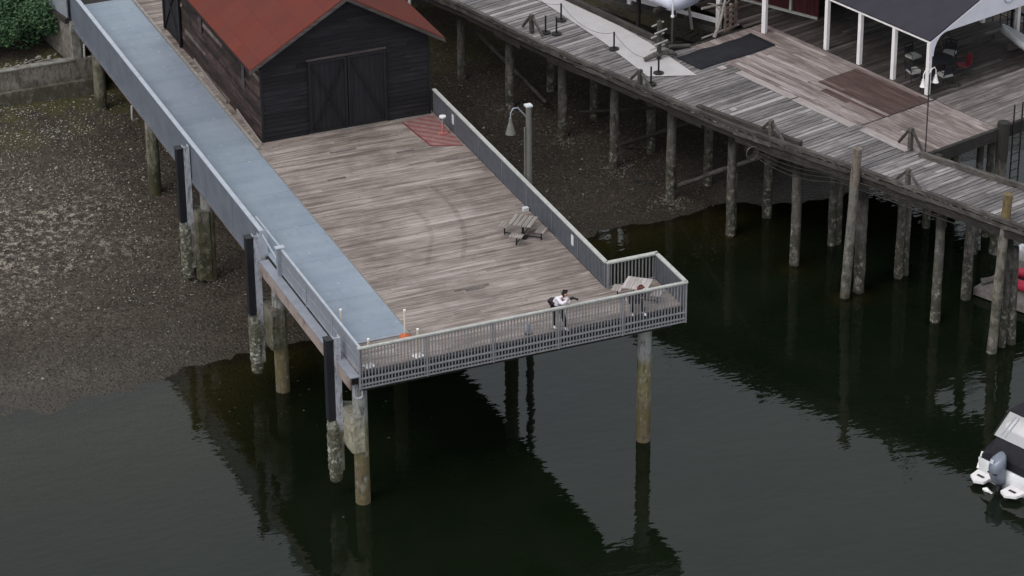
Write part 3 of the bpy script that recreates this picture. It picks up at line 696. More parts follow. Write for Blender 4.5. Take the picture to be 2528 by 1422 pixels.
M['pale_patch'] = mat_plain('patch_board', (.055, .045, .045), .85, .3, 0, .2)
for y0_, z0_ in ((29.0, 1.95), (23.0, 1.6)): BL(MB().box(BX0 - .085, BX0 - .068, y0_, y0_ + .38, z0_, z0_ + 1.2)).build('patch_board', M['pale_patch'], barn)
for k, (a, b, lab) in enumerate((((3.2, 20.7, .05), (3.26, 24.2, .2), 'loose pale board leaning on the barn corner nearest the deck'), ((3.2, 25.5, .05), (3.28, 30.4, .16), 'long grey board lying against the middle of the brown barn wall'))):
    tag(MB().beam(a, b, .04, .16).build('loose_board', M['plank_pale']), lab, 'board')

# ---------------------------------------------------------------- sea wall, abutment and shrubs at the top left
mb = MB().box(-60, -.22, 38.3, 38.62, -4.6, -2.36).box(-.22, .9, 38.3, 38.6, -4.6, -2.3)
sw = empty('sea_wall', (0, 0, 0), 0, 'low mossy concrete sea wall crossing the top of the beach', 'wall')
mb.build('wall', M['stone'], sw)
MB().box(-60, 1.0, 38.08, 38.298, -4.6, -3.35).build('footing', M['stone'], sw)
MB().box(-60, -.24, 38.27, 38.66, -2.358, -2.3).build('coping', M['concrete'], sw)
ab = empty('abutment', (-.2, 38.35, 0), 0, 'rough stone abutment wall under the shore end of the pier', 'wall')
mb = MB(); z = -3.0
while z < -.6:
    y = .0
    while y < 8:
        L = ru(.5, 1.1); h = .42; j = ru(-.04, .04); t = y / 8
        xa, xb = -.25 * y - .0 + j, -.25 * (y + L) + j
        mb.add([(xa * .8, y + .01, z + .01), (xb * .8, y + L - .01, z + .01), (xb * .8, y + L - .01, z + h - .01), (xa * .8, y + .01, z + h - .01),
                (xa * .8 + .5, y + .01, z + .01), (xb * .8 + .5, y + L - .01, z + .01), (xb * .8 + .5, y + L - .01, z + h - .01), (xa * .8 + .5, y + .01, z + h - .01)],
               [(0, 3, 2, 1), (4, 5, 6, 7), (0, 1, 5, 4), (3, 7, 6, 2), (0, 4, 7, 3), (1, 2, 6, 5)])
        y += L
    z += .42
mb.build('stonework', M['stone'], ab)
MB().box(-.1, .3, -.04, .2, -3.1, -.55).build('corner_pillar', M['concrete'], ab)
MB().beam((-.1, .3, -.45), (-1.6, 8, -.45), .35, .25).build('cap_beam', M['beam_dark'], ab)
MB().beam((-.12, .3, .25), (-1.62, 8, .25), .06, 1.1).build('parapet_panel', M['galv'], ab)
MB().box(.3, 60, 3.4, 3.9, -5.5, -1.0).build('back_wall', M['stone'], ab)

M['slip_shade'] = mat_plain('slip_shade_black', (.012, .0105, .009), .9, .2, 0, .4, 2)  # near black, the shade down in the slip painted into the floor colour
M['leaf'] = None
m_, nt_, p_ = newmat('foliage', .7, .3); a_ = N(nt_, 'ShaderNodeAttribute', attribute_name='var'); s_ = N(nt_, 'ShaderNodeSeparateColor'); nt_.links.new(a_.outputs[0], s_.inputs[0])
c_ = mixc(nt_, s_.outputs[0], (.018, .05, .022), (.085, .15, .065)); nt_.links.new(c_, p_.inputs['Base Color']); M['leaf'] = m_
M['bark'] = mat_plain('bark', (.06, .045, .035), .9, .2, 0, .3)
def shrub(x, y, r, h, n, lab):
    z0 = gz(x, y, False); e = empty('shrub', (x, y, z0), 0, lab, 'shrub', 'green shrubs behind the sea wall')
    lobes = [(ru(-.6, .6) * r, ru(-.6, .6) * r, ru(.25, .8) * h, ru(.35, .6) * r) for _ in range(9)]
    mb = MB()
    for _ in range(n):
        cx, cy, cz, cr = random.choice(lobes); th = rnd() * 6.283; ph = math.acos(ru(-1, 1)); rr = cr * (rnd() ** .25)
        d = Vector((math.sin(ph) * math.cos(th), math.sin(ph) * math.sin(th), math.cos(ph) * .9)); p = Vector((cx, cy, cz)) + d * rr
        if p.z < .1: continue
        s = ru(.05, .13); t = (Vector((ru(-1, 1), ru(-1, 1), ru(-.6, .6))) + d * .3).normalized(); q = t.cross(d + Vector((ru(-.6, .6), ru(-.6, .6), ru(-.3, .6)))).normalized()
        v = rnd(); c = (v * v, 0, 0)
        mb.add([p - t * s, p - q * s * .45, p + t * s * 1.1 - d * s * .3, p + q * s * .45], [(0, 1, 2, 3)], c)
    mb.build('foliage', M['leaf'], e)
    st = MB()
    for k in range(6):
        l = lobes[k]; st.tube([(ru(-.15, .15), ru(-.15, .15), -.2), (l[0] * .5, l[1] * .5, l[2] * .5), (l[0], l[1], l[2])], [.06, .04, .015], 5)
    st.build('stem', M['bark'], e)
sp = [(-2.0, 41.1, 2.1, 2.5), (-4.7, 41.2, 1.8, 2.4), (-7.3, 41.6, 1.7, 2.2), (-3.2, 43.6, 1.9, 3.0), (-5.9, 44.2, 1.9, 3.2), (-1.9, 44.6, 1.6, 2.6), (-4.2, 46.8, 2.0, 3.2), (-8.2, 45.6, 2.0, 3.0)]
sl_ = ['low leafy shrub nearest the stone abutment', 'broad dark shrub second from the abutment along the sea wall', 'shrub at the left edge of the picture behind the sea wall', 'taller rounded shrub behind the one nearest the abutment', 'tall shrub in the middle of the thicket', 'small shrub tucked against the stone abutment farther back', 'tall shrub at the top of the picture behind the thicket', 'farthest left shrub at the back of the thicket']
for (x, y, r, h), l in zip(sp, sl_): shrub(x, y, r, h, 7000, l)
db = MB()
for k in range(5):
    a = ru(-.6, .6); x, y = ru(-2.6, -.9), ru(38.9, 39.4)
    db.tube([(x, y, -2.6), (x + .5, y + a * .4, -2.5), (x + 1.0, y + a * .8 + ru(-.1, .1), -2.6)], [.04, .035, .02], 5)
tag(db.build('driftwood', M['plank_pale']), 'tangle of bleached driftwood behind the sea wall beside the abutment', 'driftwood', kind='stuff')

exec_parts = []
# ---------------------------------------------------------------- old boardwalk (own axes u along, v across)
ANG = math.atan2(.257, .966)
def UV(u, v, z=0): return (math.cos(ANG) * u - math.sin(ANG) * v, math.sin(ANG) * u + math.cos(ANG) * v, z)
bw = empty('boardwalk', (0, 0, 0), ANG, 'old weathered grey boardwalk and platform on timber piles, right of the pier', 'boardwalk')
OUT = [(24.0, 44), (24.35, 27.5), (24.5, 25.9), (24.5, 23.35), (24.47, 20.8), (24.57, 18.5), (24.8, 16.0), (24.93, 13.3), (25.1, 10.75), (25.3, 8.3), (25.68, 6.1), (26.05, 4.0), (26.45, 2.0), (26.8, -.2), (27.14, -2.2), (27.5, -4.2), (27.9, -7.1), (28.6, -12), (29.4, -18)]
def outer(v):
    for (ua, va), (ub, vb) in zip(OUT[:-1], OUT[1:]):
        if va >= v >= vb: return ua + (ub - ua) * (va - v) / (va - vb)
    return OUT[-1][0]
def inner(v):
    if v < .95: return 29.6 + (.95 - v) * .2
    if v < 16.0: return 29.72
    return 28.75 + (v - 16) * .03
mb = MB(); v = -18
while v < 40:
    pw = random.choice((.22, .25, .28)); a, b = outer(v), inner(v); x = a + ru(-.08, .02)
    cuts = [x, b + ru(-.03, .03)]
    if rnd() < .35: cuts.insert(1, ru(a + 1, b - .6))
    for p, q in zip(cuts[:-1], cuts[1:]):
        dz = ru(-.012, .012); sk = ru(-.015, .015)
        mb.add([(p, v + .012, -.07), (q, v + .02 + sk, -.07), (q, v + pw - .02 + sk, -.07), (p, v + pw - .02, -.07), (p, v + .02, dz), (q, v + .02 + sk, dz), (q, v + pw - .02 + sk, dz), (p, v + pw - .02, dz)],
               [(0, 3, 2, 1), (4, 5, 6, 7), (0, 1, 5, 4), (1, 2, 6, 5), (2, 3, 7, 6), (3, 0, 4, 7)])
    v += pw
mb.build('walk_planks', M['deck_old'], bw)
def longplanks(u0, u1, v0, v1, mat, name, pw=.2, dz0=0, pwl=(2, 5)):
    mb = MB(); u = u0
    while u < u1 - .02:
        ue = min(u + pw, u1); v = v0 - ru(0, 2)
        while v < v1:
            L = ru(*pwl); a, b = max(v, v0), min(v + L, v1)
            if b - a > .02: dz = ru(-.008, .008) + dz0; mb.box(u + .006, ue - .006, a + .004, b - .004, -.07, dz)
            v += L
        u = ue
    return mb.build(name, mat, bw)
longplanks(29.74, 30.9, 4.78, 15.95, M['deck_v'], 'platform_planks')
longplanks(30.9, 31.3, 8.6, 15.95, M['deck_v'], 'platform_planks')
longplanks(30.9, 31.3, 4.78, 8.6, M['deck_dark'], 'stained_planks')
longplanks(31.3, 31.5, 4.78, 15.95, M['deck_v'], 'platform_planks')
longplanks(31.5, 34.15, 9.4, 15.95, M['deck_v'], 'platform_planks')
longplanks(31.5, 33.95, 4.78, 9.4, M['deck_dark'], 'stained_planks', .19)
longplanks(33.95, 34.15, 4.78, 9.4, M['deck_v'], 'platform_planks')
longplanks(29.74, 34.15, .98, 4.7, M['deck_v'], 'platform_planks', .22)
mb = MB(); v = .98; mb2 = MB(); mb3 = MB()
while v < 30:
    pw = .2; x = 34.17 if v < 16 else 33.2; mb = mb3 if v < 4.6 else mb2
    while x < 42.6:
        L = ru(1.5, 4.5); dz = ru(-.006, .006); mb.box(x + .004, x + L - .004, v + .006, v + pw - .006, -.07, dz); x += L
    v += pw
mb3.build('platform_planks', M['deck_side'], bw); mb2.build('shade_tone_planks', M['deck_brown_shade'], bw)  # plank colour darkens inward to carry the roof shade
# patches of pale boards
for q_ in ((29.2, 29.68, 4.9, 8.6, .014, .03), (29.25, 29.66, 8.7, 12.4, .014, .03), (29.0, 29.35, 13.0, 13.35, .014, .04), (31.0, 31.25, 9.6, 13.4, .01, .03), (29.95, 30.2, 8.0, 13.2, .01, .022), (26.4, 26.7, 9.3, 9.6, .014, .03), (29.3, 29.75, 1.6, 4.4, .014, .03)): MB().box(*q_).build('patch_board', M['patch_pale'], bw)
MB().box(29.6, 34.3, 4.705, 4.775, -.06, .004).build('expansion_gap', M['black'], bw)
# framing under the deck
def edge_run(off, w_, z0, z1, v_from, v_to, name, mat, jag=0):
    mb = MB(); pts = [(outer(v_) + off, v_) for v_ in [v_from + (v_to - v_from) * i / 24 for i in range(25)]]
    for (a, va), (b, vb) in zip(pts[:-1], pts[1:]):
        j = ru(-jag, jag)
        mb.add([(a, va, z0 + j), (a + w_, va, z0 + j), (b + w_, vb, z0 + j), (b, vb, z0 + j), (a, va, z1), (a + w_, va, z1), (b + w_, vb, z1), (b, vb, z1)],
               [(0, 1, 2, 3), (4, 7, 6, 5), (0, 4, 5, 1), (1, 5, 6, 2), (2, 6, 7, 3), (3, 7, 4, 0)])
    return mb.build(name, mat, bw)
edge_run(-.12, .2, .02, .17, 32, -16, 'edge_rail', M['beam'], 0)
edge_run(-.06, .14, -.26, -.08, 32, -16, 'edge_beam', M['beam'], .05)
edge_run(.05, .16, -.62, -.27, 32, -16, 'edge_beam', M['beam_dark'], .1)
edge_run(.4, .2, -.6, -.075, 32, -16, 'stringer', M['beam_dark'])
edge_run(1.9, .2, -.6, -.075, 32, -16, 'stringer', M['beam_dark'])
edge_run(3.6, .2, -.6, -.075, 32, .5, 'stringer', M['beam_dark'])
# inner edge rail of the near walk and platform rim
MB().beam((29.5, .9, .12), (32.6, -14, .12), .2, .22).build('edge_rail', M['beam'], bw)
MB().beam((29.65, .85, -.3), (32.75, -14, -.3), .16, .4).build('edge_beam', M['beam_dark'], bw)
MB().box(29.7, 42.8, .8, .96, -.55, -.01).build('edge_beam', M['beam_dark'], bw)
for k in range(5): MB().box(30 + k * 3, 30.25 + k * 3, 1.0, 30 if k > 1 else 15.9, -.62, -.08).build('stringer', M['beam_dark'], bw)
MB().beam((28.85, 31, .12), (28.85, 16.5, .12), .22, .24).build('edge_rail', M['beam'], bw)
MB().box(28.72, 28.9, 16.1, 31, -.7, -.02).box(28.9, 33.1, 16.0, 16.15, -.7, -.01).build('edge_beam', M['beam_dark'], bw)
tag(MB().beam((*UV(25.35, 10.4, .13),), (*UV(26.25, 4.75, .13),), .22, .24).build('timber_baulk', M['beam']), 'long dark timber baulk lying along the outer edge of the boardwalk', 'timber')
# pale canvas path and black mat
tag(MB().add([UV(25.96, 14.5, .03), UV(27.75, 13.25, .03), UV(28.5, 17.5, .03), UV(28.7, 19.85, .03), UV(28.72, 24), UV(28.6, 34, .03), UV(28.2, 34, .03), UV(27.8, 24.7, .03), UV(26.9, 18.8, .03)], [(0, 1, 2, 3, 4, 5, 6, 7, 8)]).build('path', M['canvas']), kind='structure')
mt = MB(); n = 14; vs = []
for i in range(n + 1):
    for j in range(3):
        u = 28.3 + 4.5 * i / n; v = 13.6 + .85 * j +   .05 * math.sin(i * .5); vs.append(UV(u, v, .05 + .02 * math.sin(i * 1.3 + j)))
mt.add(vs, [(i * 3 + j, (i + 1) * 3 + j, (i + 1) * 3 + j + 1, i * 3 + j + 1) for i in range(n) for j in range(2)], (0, 0, 0), True)
mo = mt.build('mat', M['mat_black']); mo.modifiers.new('s', 'SOLIDIFY').thickness = .02
tag(mo, 'long black rubber mat laid over the platform at the end of the pale path', 'mat')

# piles of the boardwalk: (x, y, top z, radius)
def wpile(x, y, zt, r, parent=None, mat='pile_wood', lean=(0, 0), r1=None):
    return pile_mb(x, y, zt, min(gz(x, y, False), -5.8) - .6 if gz(x, y, False) < -5.8 else gz(x, y, False) - .3, r, r1 or r * 1.08, 12, .06, lean)
inv = Matrix.Rotation(-ANG, 4, 'Z')
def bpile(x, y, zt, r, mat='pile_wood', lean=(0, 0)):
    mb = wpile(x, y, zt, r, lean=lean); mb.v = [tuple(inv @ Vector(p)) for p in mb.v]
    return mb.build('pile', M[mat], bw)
front = [(24.45, 12.1), (25.78, 8.7), (27.45, 5.05), (23.2, 15.85), (22.2, 19.9), (21.0, 23.5), (19.95, 27.0), (18.8, 30.6), (17.7, 34.0), (23.5, 16.3)]
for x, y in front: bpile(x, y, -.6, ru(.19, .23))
back = [(28.0, 9.2), (29.65, 6.3), (25.5, 16.8), (26.8, 13.1), (24.4, 20.6), (23.2, 24.2), (22.0, 28.0), (21.3, 31.5), (28.35, 9.35), (27.1, 13.2)]
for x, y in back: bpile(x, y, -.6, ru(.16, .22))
third = [(31.5, 13.0), (29.6, 17.5), (28.0, 21.0), (34.6, 16.0), (33.5, 11.2), (37.5, 12.2), (31.8, 20.5)]
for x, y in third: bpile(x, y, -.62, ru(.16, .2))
px_, py_, _ = UV(34.35, .75); bpile(px_, py_, .28, .26, 'pile_wood')
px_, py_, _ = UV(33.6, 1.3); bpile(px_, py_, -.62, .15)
# diagonal braces and fallen logs
def log(a, b, r, lab, mat='beam_dark'):
    n = 8; pts = [Vector(a).lerp(Vector(b), i / n) + Vector((0, 0, .04 * noise.noise(Vector((i, a[0], 0))))) for i in range(n + 1)]
    return tag(MB().tube(pts, [r * (1 + .12 * math.sin(i * 2.1)) for i in range(n + 1)], 8).build('timber_log', M[mat]), lab, 'log')
log((20.2, 29.5, -4.6), (18.3, 33.9, -2.2), .09, 'dark pole sloping down to the mud beside the pile left of the lamp', 'beam')
log((22.45, 20.1, -5.4), (23.9, 13.6, -1.2), .11, 'grey log leaning between two piles above the shoreline', 'beam')
log((20.8, 27.2, -4.3), (23.4, 22.2, -2.4), .07, 'thin dark brace rising to the right under the boardwalk')
log((22.0, 24.9, -5.2), (25.0, 20.5, -2.3), .1, 'thick black log propped under the middle of the boardwalk')
# drain pipe under the far edge
dpx = empty('drain_pipe', (18.2, 29.7, -.45), 0, 'pale drain pipe slung beneath the boardwalk edge with a short downturn', 'pipe')
MB().tube([(-2.0, 9, .25), (-.7, 3.8, .1), (-.1, .3, 0), (0, 0, -.05)], .085, 8).build('pipe', M['rail_white'], dpx)
MB().tube([(0, 0, -.02), (.05, -.1, -.15), (.05, -.12, -.5)], .075, 8).build('outlet', M['rail_white'], dpx)
# cables and hose
cb = MB()
for k in range(4):
    pts = []
    for i in range(22):
        t = i / 21; v = 7.2 - 11 * t * (.75 + .08 * k); sag = .45 * math.sin(math.pi * min(1, t * 2.2)) * (k + 1) / 4 if t < .46 else 0
        pts.append(UV(outer(v) - .17 - .02 * k, v, -.45 - .09 * k - sag))
    cb.tube(pts, .02, 5)
cb2 = cb.build('cable', M['beam_dark']); tag(cb2, 'slack bundle of cables strung along the boardwalk edge beam', 'cable')
rc = MB()
for k in range(5):
    c0 = Vector(UV(outer(6.9) - .2, 6.9, -.75)); rr = .2 + .03 * k
    rc.tube([c0 + Vector((rr * math.cos(t) * .9, -.05 * k + .02, rr * math.sin(t))) for t in [i * 6.283 / 14 for i in range(15)]], .025, 5)
tag(rc.build('rope_coil', M['beam']), 'coil of old rope hanging on the edge of the boardwalk above a pile', 'rope')
hs_ = MB(); c0 = Vector((21.6, 21.4, -5.0))
hs_.tube([Vector((20.9, 23.3, -2.8)), Vector((20.9, 22.5, -4.6)), Vector((21.2, 21.6, -5.4)), Vector((21.9, 21.2, -5.6)), Vector((22.5, 21.5, -5.3)), Vector((22.5, 22.1, -4.9))], .03, 6)
tag(hs_.build('hose', M['rubber']), 'black hose looping down to the mud beneath the boardwalk', 'hose')

# braced stub posts on the boardwalk edge
def stub(u, v, h, lab, du=0):
    e = empty('braced_post', UV(u, v, 0), ANG, lab, 'post', 'braced timber posts along the boardwalk edges')
    MB().beam((0, 0, -.1), (0, 0, h), .17, .17).build('post', M['beam'], e)
    for s in (-1, 1): MB().beam((0, s * .1, h - .12), (.05, s * .75, .1), .09, .1).build('brace', M['beam'], e)
stub(25.0, 21.7, .95, 'braced stub post at the top of the picture near the dark stanchions')
stub(24.95, 13.85, .85, 'pale braced stub post left of the end of the pale path')
stub(25.85, 6.2, .85, 'braced stub post at the near end of the timber baulk')
stub(26.95, -1.0, .85, 'braced stub post on the outer edge right of the tall brown pile')
stub(29.62, 1.6, 1.05, 'braced stub post on the inner edge beside the thin lamp pole')
# chain stanchions
bol = [(27.0, 22.04), (25.52, 21.33), (25.82, 20.9), (26.75, 17.86), (26.55, 14.48), (25.5, 13.75)]
bll = ['black stanchion on the left margin of the pale path, farthest from the mat', 'black stanchion leftmost of the close pair at the edge', 'black stanchion rightmost of the close pair at the edge', 'black stanchion halfway along the pale path with chains on both sides', 'black stanchion in front of the runged post', 'black stanchion without a base beside the pale braced post']
b0 = None
for (u, v), l in zip(bol, bll):
    if b0 is None:
        b0 = empty('stanchion', UV(u, v, 0), 0, l, 'stanchion', 'black chain stanchions beside the pale path')
        MB().tube([(0, 0, .03), (0, 0, .88)], .045, 8).build('post', M['black'], b0)
        MB().tube([(0, 0, .032), (0, 0, .075)], .24, 12).build('base', M['beam_dark'], b0); o = b0
    else:
        o = copy_tree(b0); o.location = UV(u, v, 0); o['label'] = l
for (a, b, l) in ((bol[0], bol[3], 'thin chain sagging over the pale path between its first two stanchions'), (bol[3], bol[4], 'thin chain sagging over the pale path to the runged post'), ((27.3, 27), bol[0], 'thin chain running off the top of the picture')):
    p, q = Vector(UV(*a, .84)), Vector(UV(*b, .84))
    tag(MB().tube([p.lerp(q, t / 10) - Vector((0, 0, .5 * 4 * (t / 10) * (1 - t / 10))) for t in range(11)], .009, 5).build('chain', M['black']), l, 'chain')
# runged post
rg = empty('runged_post', UV(27.6, 15.7, 0), ANG, 'weathered post with horizontal rungs standing at the end of the dark slip', 'post')
MB().beam((0, 0, 0), (0, 0, 1.9), .16, .16).build('post', M['beam'], rg)
for k in range(5):
    s = .42 - .02 * k
    MB().beam((-s, .11 * (-1) ** k, .55 + .28 * k), (s, .11 * (-1) ** k, .62 + .28 * k), .05, .05).build('rung', M['rail_white'], rg)
MB().tube([(-.7, .2, .12), (-.2, 0, .3), (.5, .1, .2), (.9, -.2, .1)], [.1, .14, .12, .06], 7).build('driftwood_foot', M['beam'], rg)

# tall free standing piles
def tall(x, y, zt, r, mat, lab, lean=(0, 0)):
    o = pile_mb(x, y, zt, -7.5, r, r * 1.12, 14, .05, lean).build('mooring_pile', M[mat]); return tag(o, lab, 'pile', 'mooring piles beside the boardwalk')
tall(25.1, 8.15, 1.1, .2, 'pile_tall', 'tall brown timber pile rising above the boardwalk edge beside the baulk', (-.12, .4))
tall(28.5, 1.75, 1.12, .19, 'pile_yellow', 'tall timber pile with a mustard yellow head at the right edge', (-.35, -.05))
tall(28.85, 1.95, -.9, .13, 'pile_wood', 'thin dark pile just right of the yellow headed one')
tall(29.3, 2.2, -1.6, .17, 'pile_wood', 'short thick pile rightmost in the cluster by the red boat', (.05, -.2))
tag(MB().tube([(27.75, 2.1, -2.85), (28.3, 1.95, -2.75), (29.4, 2.25, -2.7)], [.16, .13, .12], 8).build('cross_timber', M['beam']), 'rounded timber end strapped across the cluster of mooring piles', 'timber')
ld = empty('ladder', UV(34.9, .7, 0), ANG, 'thin dark ladder rising above the platform edge over the water', 'ladder')
for u in (0, .5): MB().tube([(u, 0, -6.2), (u, 0, .95)], .035, 6).build('rail', M['black'], ld)
for k in range(16): MB().tube([(.03, 0, -5.6 + k * .38), (.47, 0, -5.6 + k * .38)], .02, 5).build('rung', M['black'], ld)

# ---------------------------------------------------------------- tent pavilion
M['tarp'] = mat_plain('charcoal_tarp', (.026, .0225, .032), .75, .3, 0, .1, 1.5)
M['tent_white'] = mat_plain('white_canvas', (.6, .59, .66), .7, .3, 0, .04, 1)
TU0, TU1, TV0, TV1, TE, TR = 34.3, 42.1, 5.36, 20.0, 2.55, 4.25
tn = empty('pavilion', UV(TU0, TV0, 0), ANG, 'open pavilion with a charcoal roof, white gable and white posts', 'pavilion')
tv = [TV0 + 2.17 * i for i in range(4)]; TL = TV1 - TV0; TW = TU1 - TU0
for i, v in enumerate(tv):
    for uu in (0, TW):
        MB().box(uu - .09, uu + .09, v - TV0 - .09, v - TV0 + .09, .0, TE - .08).build('post', M['white'], tn)
hw = TW / 2
def sl2(x0, z0, x1, z1, y0, y1, th): return [(x0, y0, z0), (x1, y0, z1), (x1, y1, z1), (x0, y1, z0), (x0, y0, z0 - th), (x1, y0, z1 - th), (x1, y1, z1 - th), (x0, y1, z0 - th)]
MB().add(sl2(-.12, TE + .08, hw, TR, -.12, TL + .2, .05), BF).build('roof', M['tarp'], tn)
MB().add(sl2(hw, TR, TW + .12, TE + .08, -.12, TL + .2, .05), BF).build('roof', M['tarp'], tn)
MB().box(-.1, .1, -.13, TL + .2, TE - .08, TE + .005).build('eave_beam', M['white'], tn)
MB().box(TW - .1, TW + .1, -.13, TL + .2, TE - .08, TE + .005).build('eave_beam', M['white'], tn)
# gable panel with arched lower corners
poly = [(-.1, TE - .7)]
for i in range(9):
    t = i / 8 * math.pi / 2; poly.append((.09 + .75 * (1 - math.cos(t)), TE - .7 + .98 * math.sin(t) - .0))
zb_ = TE + .28
pl = poly + [(TW - x, z) for x, z in poly[::-1]] + [(TW + .1, TE + .02), (hw, TR - .06), (-.1, TE + .02)]
g = MB(); n = len(pl)
# strip: lower boundary vs roof line
lo = poly + [(TW - x, z) for x, z in poly[::-1]]
for (xa, za), (xb, zb2) in zip(lo[:-1], lo[1:]):
    def top(x): return TE + .02 + (TR - .06 - TE - .02) * (1 - abs(x - hw) / (hw + .1))
    if abs(xb - xa) < 1e-4: continue
    segs = 1 if xb - xa < 1 else 12
    for s in range(segs):
        x0, x1 = xa + (xb - xa) * s / segs, xa + (xb - xa) * (s + 1) / segs; z0, z1 = za + (zb2 - za) * s / segs, za + (zb2 - za) * (s + 1) / segs
        t0, t1 = max(top(x0), z0 + .02), max(top(x1), z1 + .02)
        g.add([(x0, -.16, z0), (x1, -.16, z1), (x1, -.16, t1), (x0, -.16, t0), (x0, -.135, z0), (x1, -.135, z1), (x1, -.135, t1), (x0, -.135, t0)],
              [(0, 1, 2, 3), (7, 6, 5, 4), (0, 4, 5, 1), (2, 6, 7, 3), (0, 3, 7, 4), (1, 5, 6, 2)], (0, 0, 0))
g.build('gable', M['tent_white'], tn)
em = MB()
c0 = (3.75 + .2, .62 + 2.75)
em.tube([(hw + .75 + .33 * math.cos(t), -.175, 3.5 + .28 * math.sin(t)) for t in [k * 6.2832 / 20 for k in range(21)]], .025, 5, cap=False)
em.build('emblem', M['galv'], tn)
# gooseneck lights below the corner post
lg = empty('double_lamp', UV(29.9, .98, 0), ANG, 'thin pole with a pair of white bell lamps in front of the pavilion corner', 'lamp post')
MB().tube([(0, 0, .0), (0, 0, 3.7)], .03, 8).build('pole', M['beam'], lg)
for s in (-1, 1):
    MB().tube([(0, 0, 3.62), (s * .1, 0, 3.85), (s * .26, 0, 3.88), (s * .36, 0, 3.72), (s * .37, 0, 3.5)], .022, 6).build('arm', M['white'], lg)
    MB().tube([(s * .37, 0, 3.52), (s * .37, 0, 3.4), (s * .37, 0, 3.22), (s * .37, 0, 3.17)], [.04, .06, .11, .135], 14).build('shade', M['white'], lg)

# outdoor table set
ts = empty('patio_table', UV(36.3, 6.75, 0), R(20), 'black octagonal patio table under the pavilion corner', 'table')
MB().prism([(.72 * math.cos(a), .72 * math.sin(a)) for a in [k * math.pi / 4 + .39 for k in range(8)]], .7, .74).build('tabletop', M['mat_black'], ts)
for k in range(4):
    a = k * math.pi / 2; MB().beam((.5 * math.cos(a), .5 * math.sin(a), .01), (.4 * math.cos(a), .4 * math.sin(a), .7), .05, .05).build('leg', M['black'], ts)
M['cushion'] = mat_plain('grey_cushion', (.34, .33, .32), .9, .2, 0, .08)
M['red_cloth'] = mat_plain('red_plastic', (.11, .008, .014), .5, .4, 0, .1)
def chair(u, v, rz, cm, lab, proto=None):
    if proto is None:
        e = empty('patio_chair', UV(u, v, 0), rz, lab, 'chair', 'chairs around the black patio table')
        MB().box(-.27, .27, -.26, .26, .4, .5).build('seat', cm, e)
        MB().beam((-.25, .27, .45), (-.25, .36, .95), .04, .04).beam((.25, .27, .45), (.25, .36, .95), .04, .04).beam((-.25, .36, .95), (.25, .36, .95), .04, .04).beam((-.25, .3, .7), (.25, .3, .7), .02, .3).build('backrest', M['mat_black'], e)
        MB().tube([(-.3, -.22, .4), (-.3, -.22, .64), (-.3, .28, .68)], .02, 6).tube([(.3, -.22, .4), (.3, -.22, .64), (.3, .28, .68)], .02, 6).build('armrest', M['black'], e)
        for sx, sy in ((-1, -1), (1, -1), (-1, 1), (1, 1)): MB().tube([(sx * .26, sy * .25, .01), (sx * .25, sy * .24, .4)], .02, 6).build('leg', M['black'], e)
        return e
    o = copy_tree(proto); o.location = UV(u, v, 0); o.rotation_euler = (0, 0, rz); o['label'] = lab
    return o
c1 = chair(34.95, 6.9, ANG + R(75), M['cushion'], 'patio chair with grey cushion at the left of the black table')
chair(35.75, 5.75, ANG + R(170), None, 'patio chair with grey cushion in front of the black table, behind the lamps', c1)
chair(34.75, 5.85, ANG + R(130), None, 'patio chair with grey cushion at the front left of the table, between two white posts', c1)
chair(37.6, 7.35, ANG + R(-60), None, 'patio chair with grey cushion at the far right of the black table', c1)
chair(36.1, 8.1, ANG, None, 'patio chair with grey cushion behind the black table', c1)
rcx = empty('red_chair', UV(37.15, 6.05, 0), ANG + R(-110), 'dark red folding chair at the right of the black table', 'chair')
MB().box(-.26, .26, -.25, .25, .4, .44).build('seat', M['red_cloth'], rcx); MB().beam((-.0, .26, .46), (0, .36, .9), .5, .03, upv=(0, 1, 0)).build('backrest', M['red_cloth'], rcx)
for sx in (-1, 1):
    MB().tube([(sx * .28, -.3, .01), (sx * .28, .25, .44)], .018, 6).build('leg', M['black'], rcx); MB().tube([(sx * .28, .3, .01), (sx * .28, -.2, .44)], .018, 6).build('leg', M['black'], rcx)
tag(MB().tube([Vector(UV(35.9, 5.3, .03)) + Vector((.3 * math.cos(t), .22 * math.sin(t), 0)) for t in [k * 6.2832 / 16 for k in range(17)]], .02, 5, cap=False).build('rope_ring', M['black']), 'ring of dark rope lying on the deck in front of the patio table', 'rope')
dr = railing('deck_railing', UV(42.55, 1.2), UV(42.55, 13), 1.0, .02, 'black metal railing along the far side of the platform behind the canoe', .06, M['black'], M['black'], pitch=.5, pk=.03, bars=((.5, .54),), posts=2.4)
# sawhorse
shh = empty('trestle', UV(38.6, 8.8, 0), ANG + R(20), 'grey wooden trestle under the pavilion roof near the canoe', 'trestle')
MB().beam((-.7, 0, .8), (.7, 0, .8), .08, .1).build('top_bar', M['beam'], shh)
for sx in (-1, 1):
    for sy in (-1, 1): MB().beam((sx * .5, sy * .3, .01), (sx * .45, 0, .76), .05, .06).build('leg', M['beam'], shh)
tag(MB().beam(UV(38.5, 8.4, .2), UV(41.0, 7.9, .2), .12, .2).build('timber_rail', M['beam']), 'low grey timber rail leading to the bow of the canoe', 'timber')

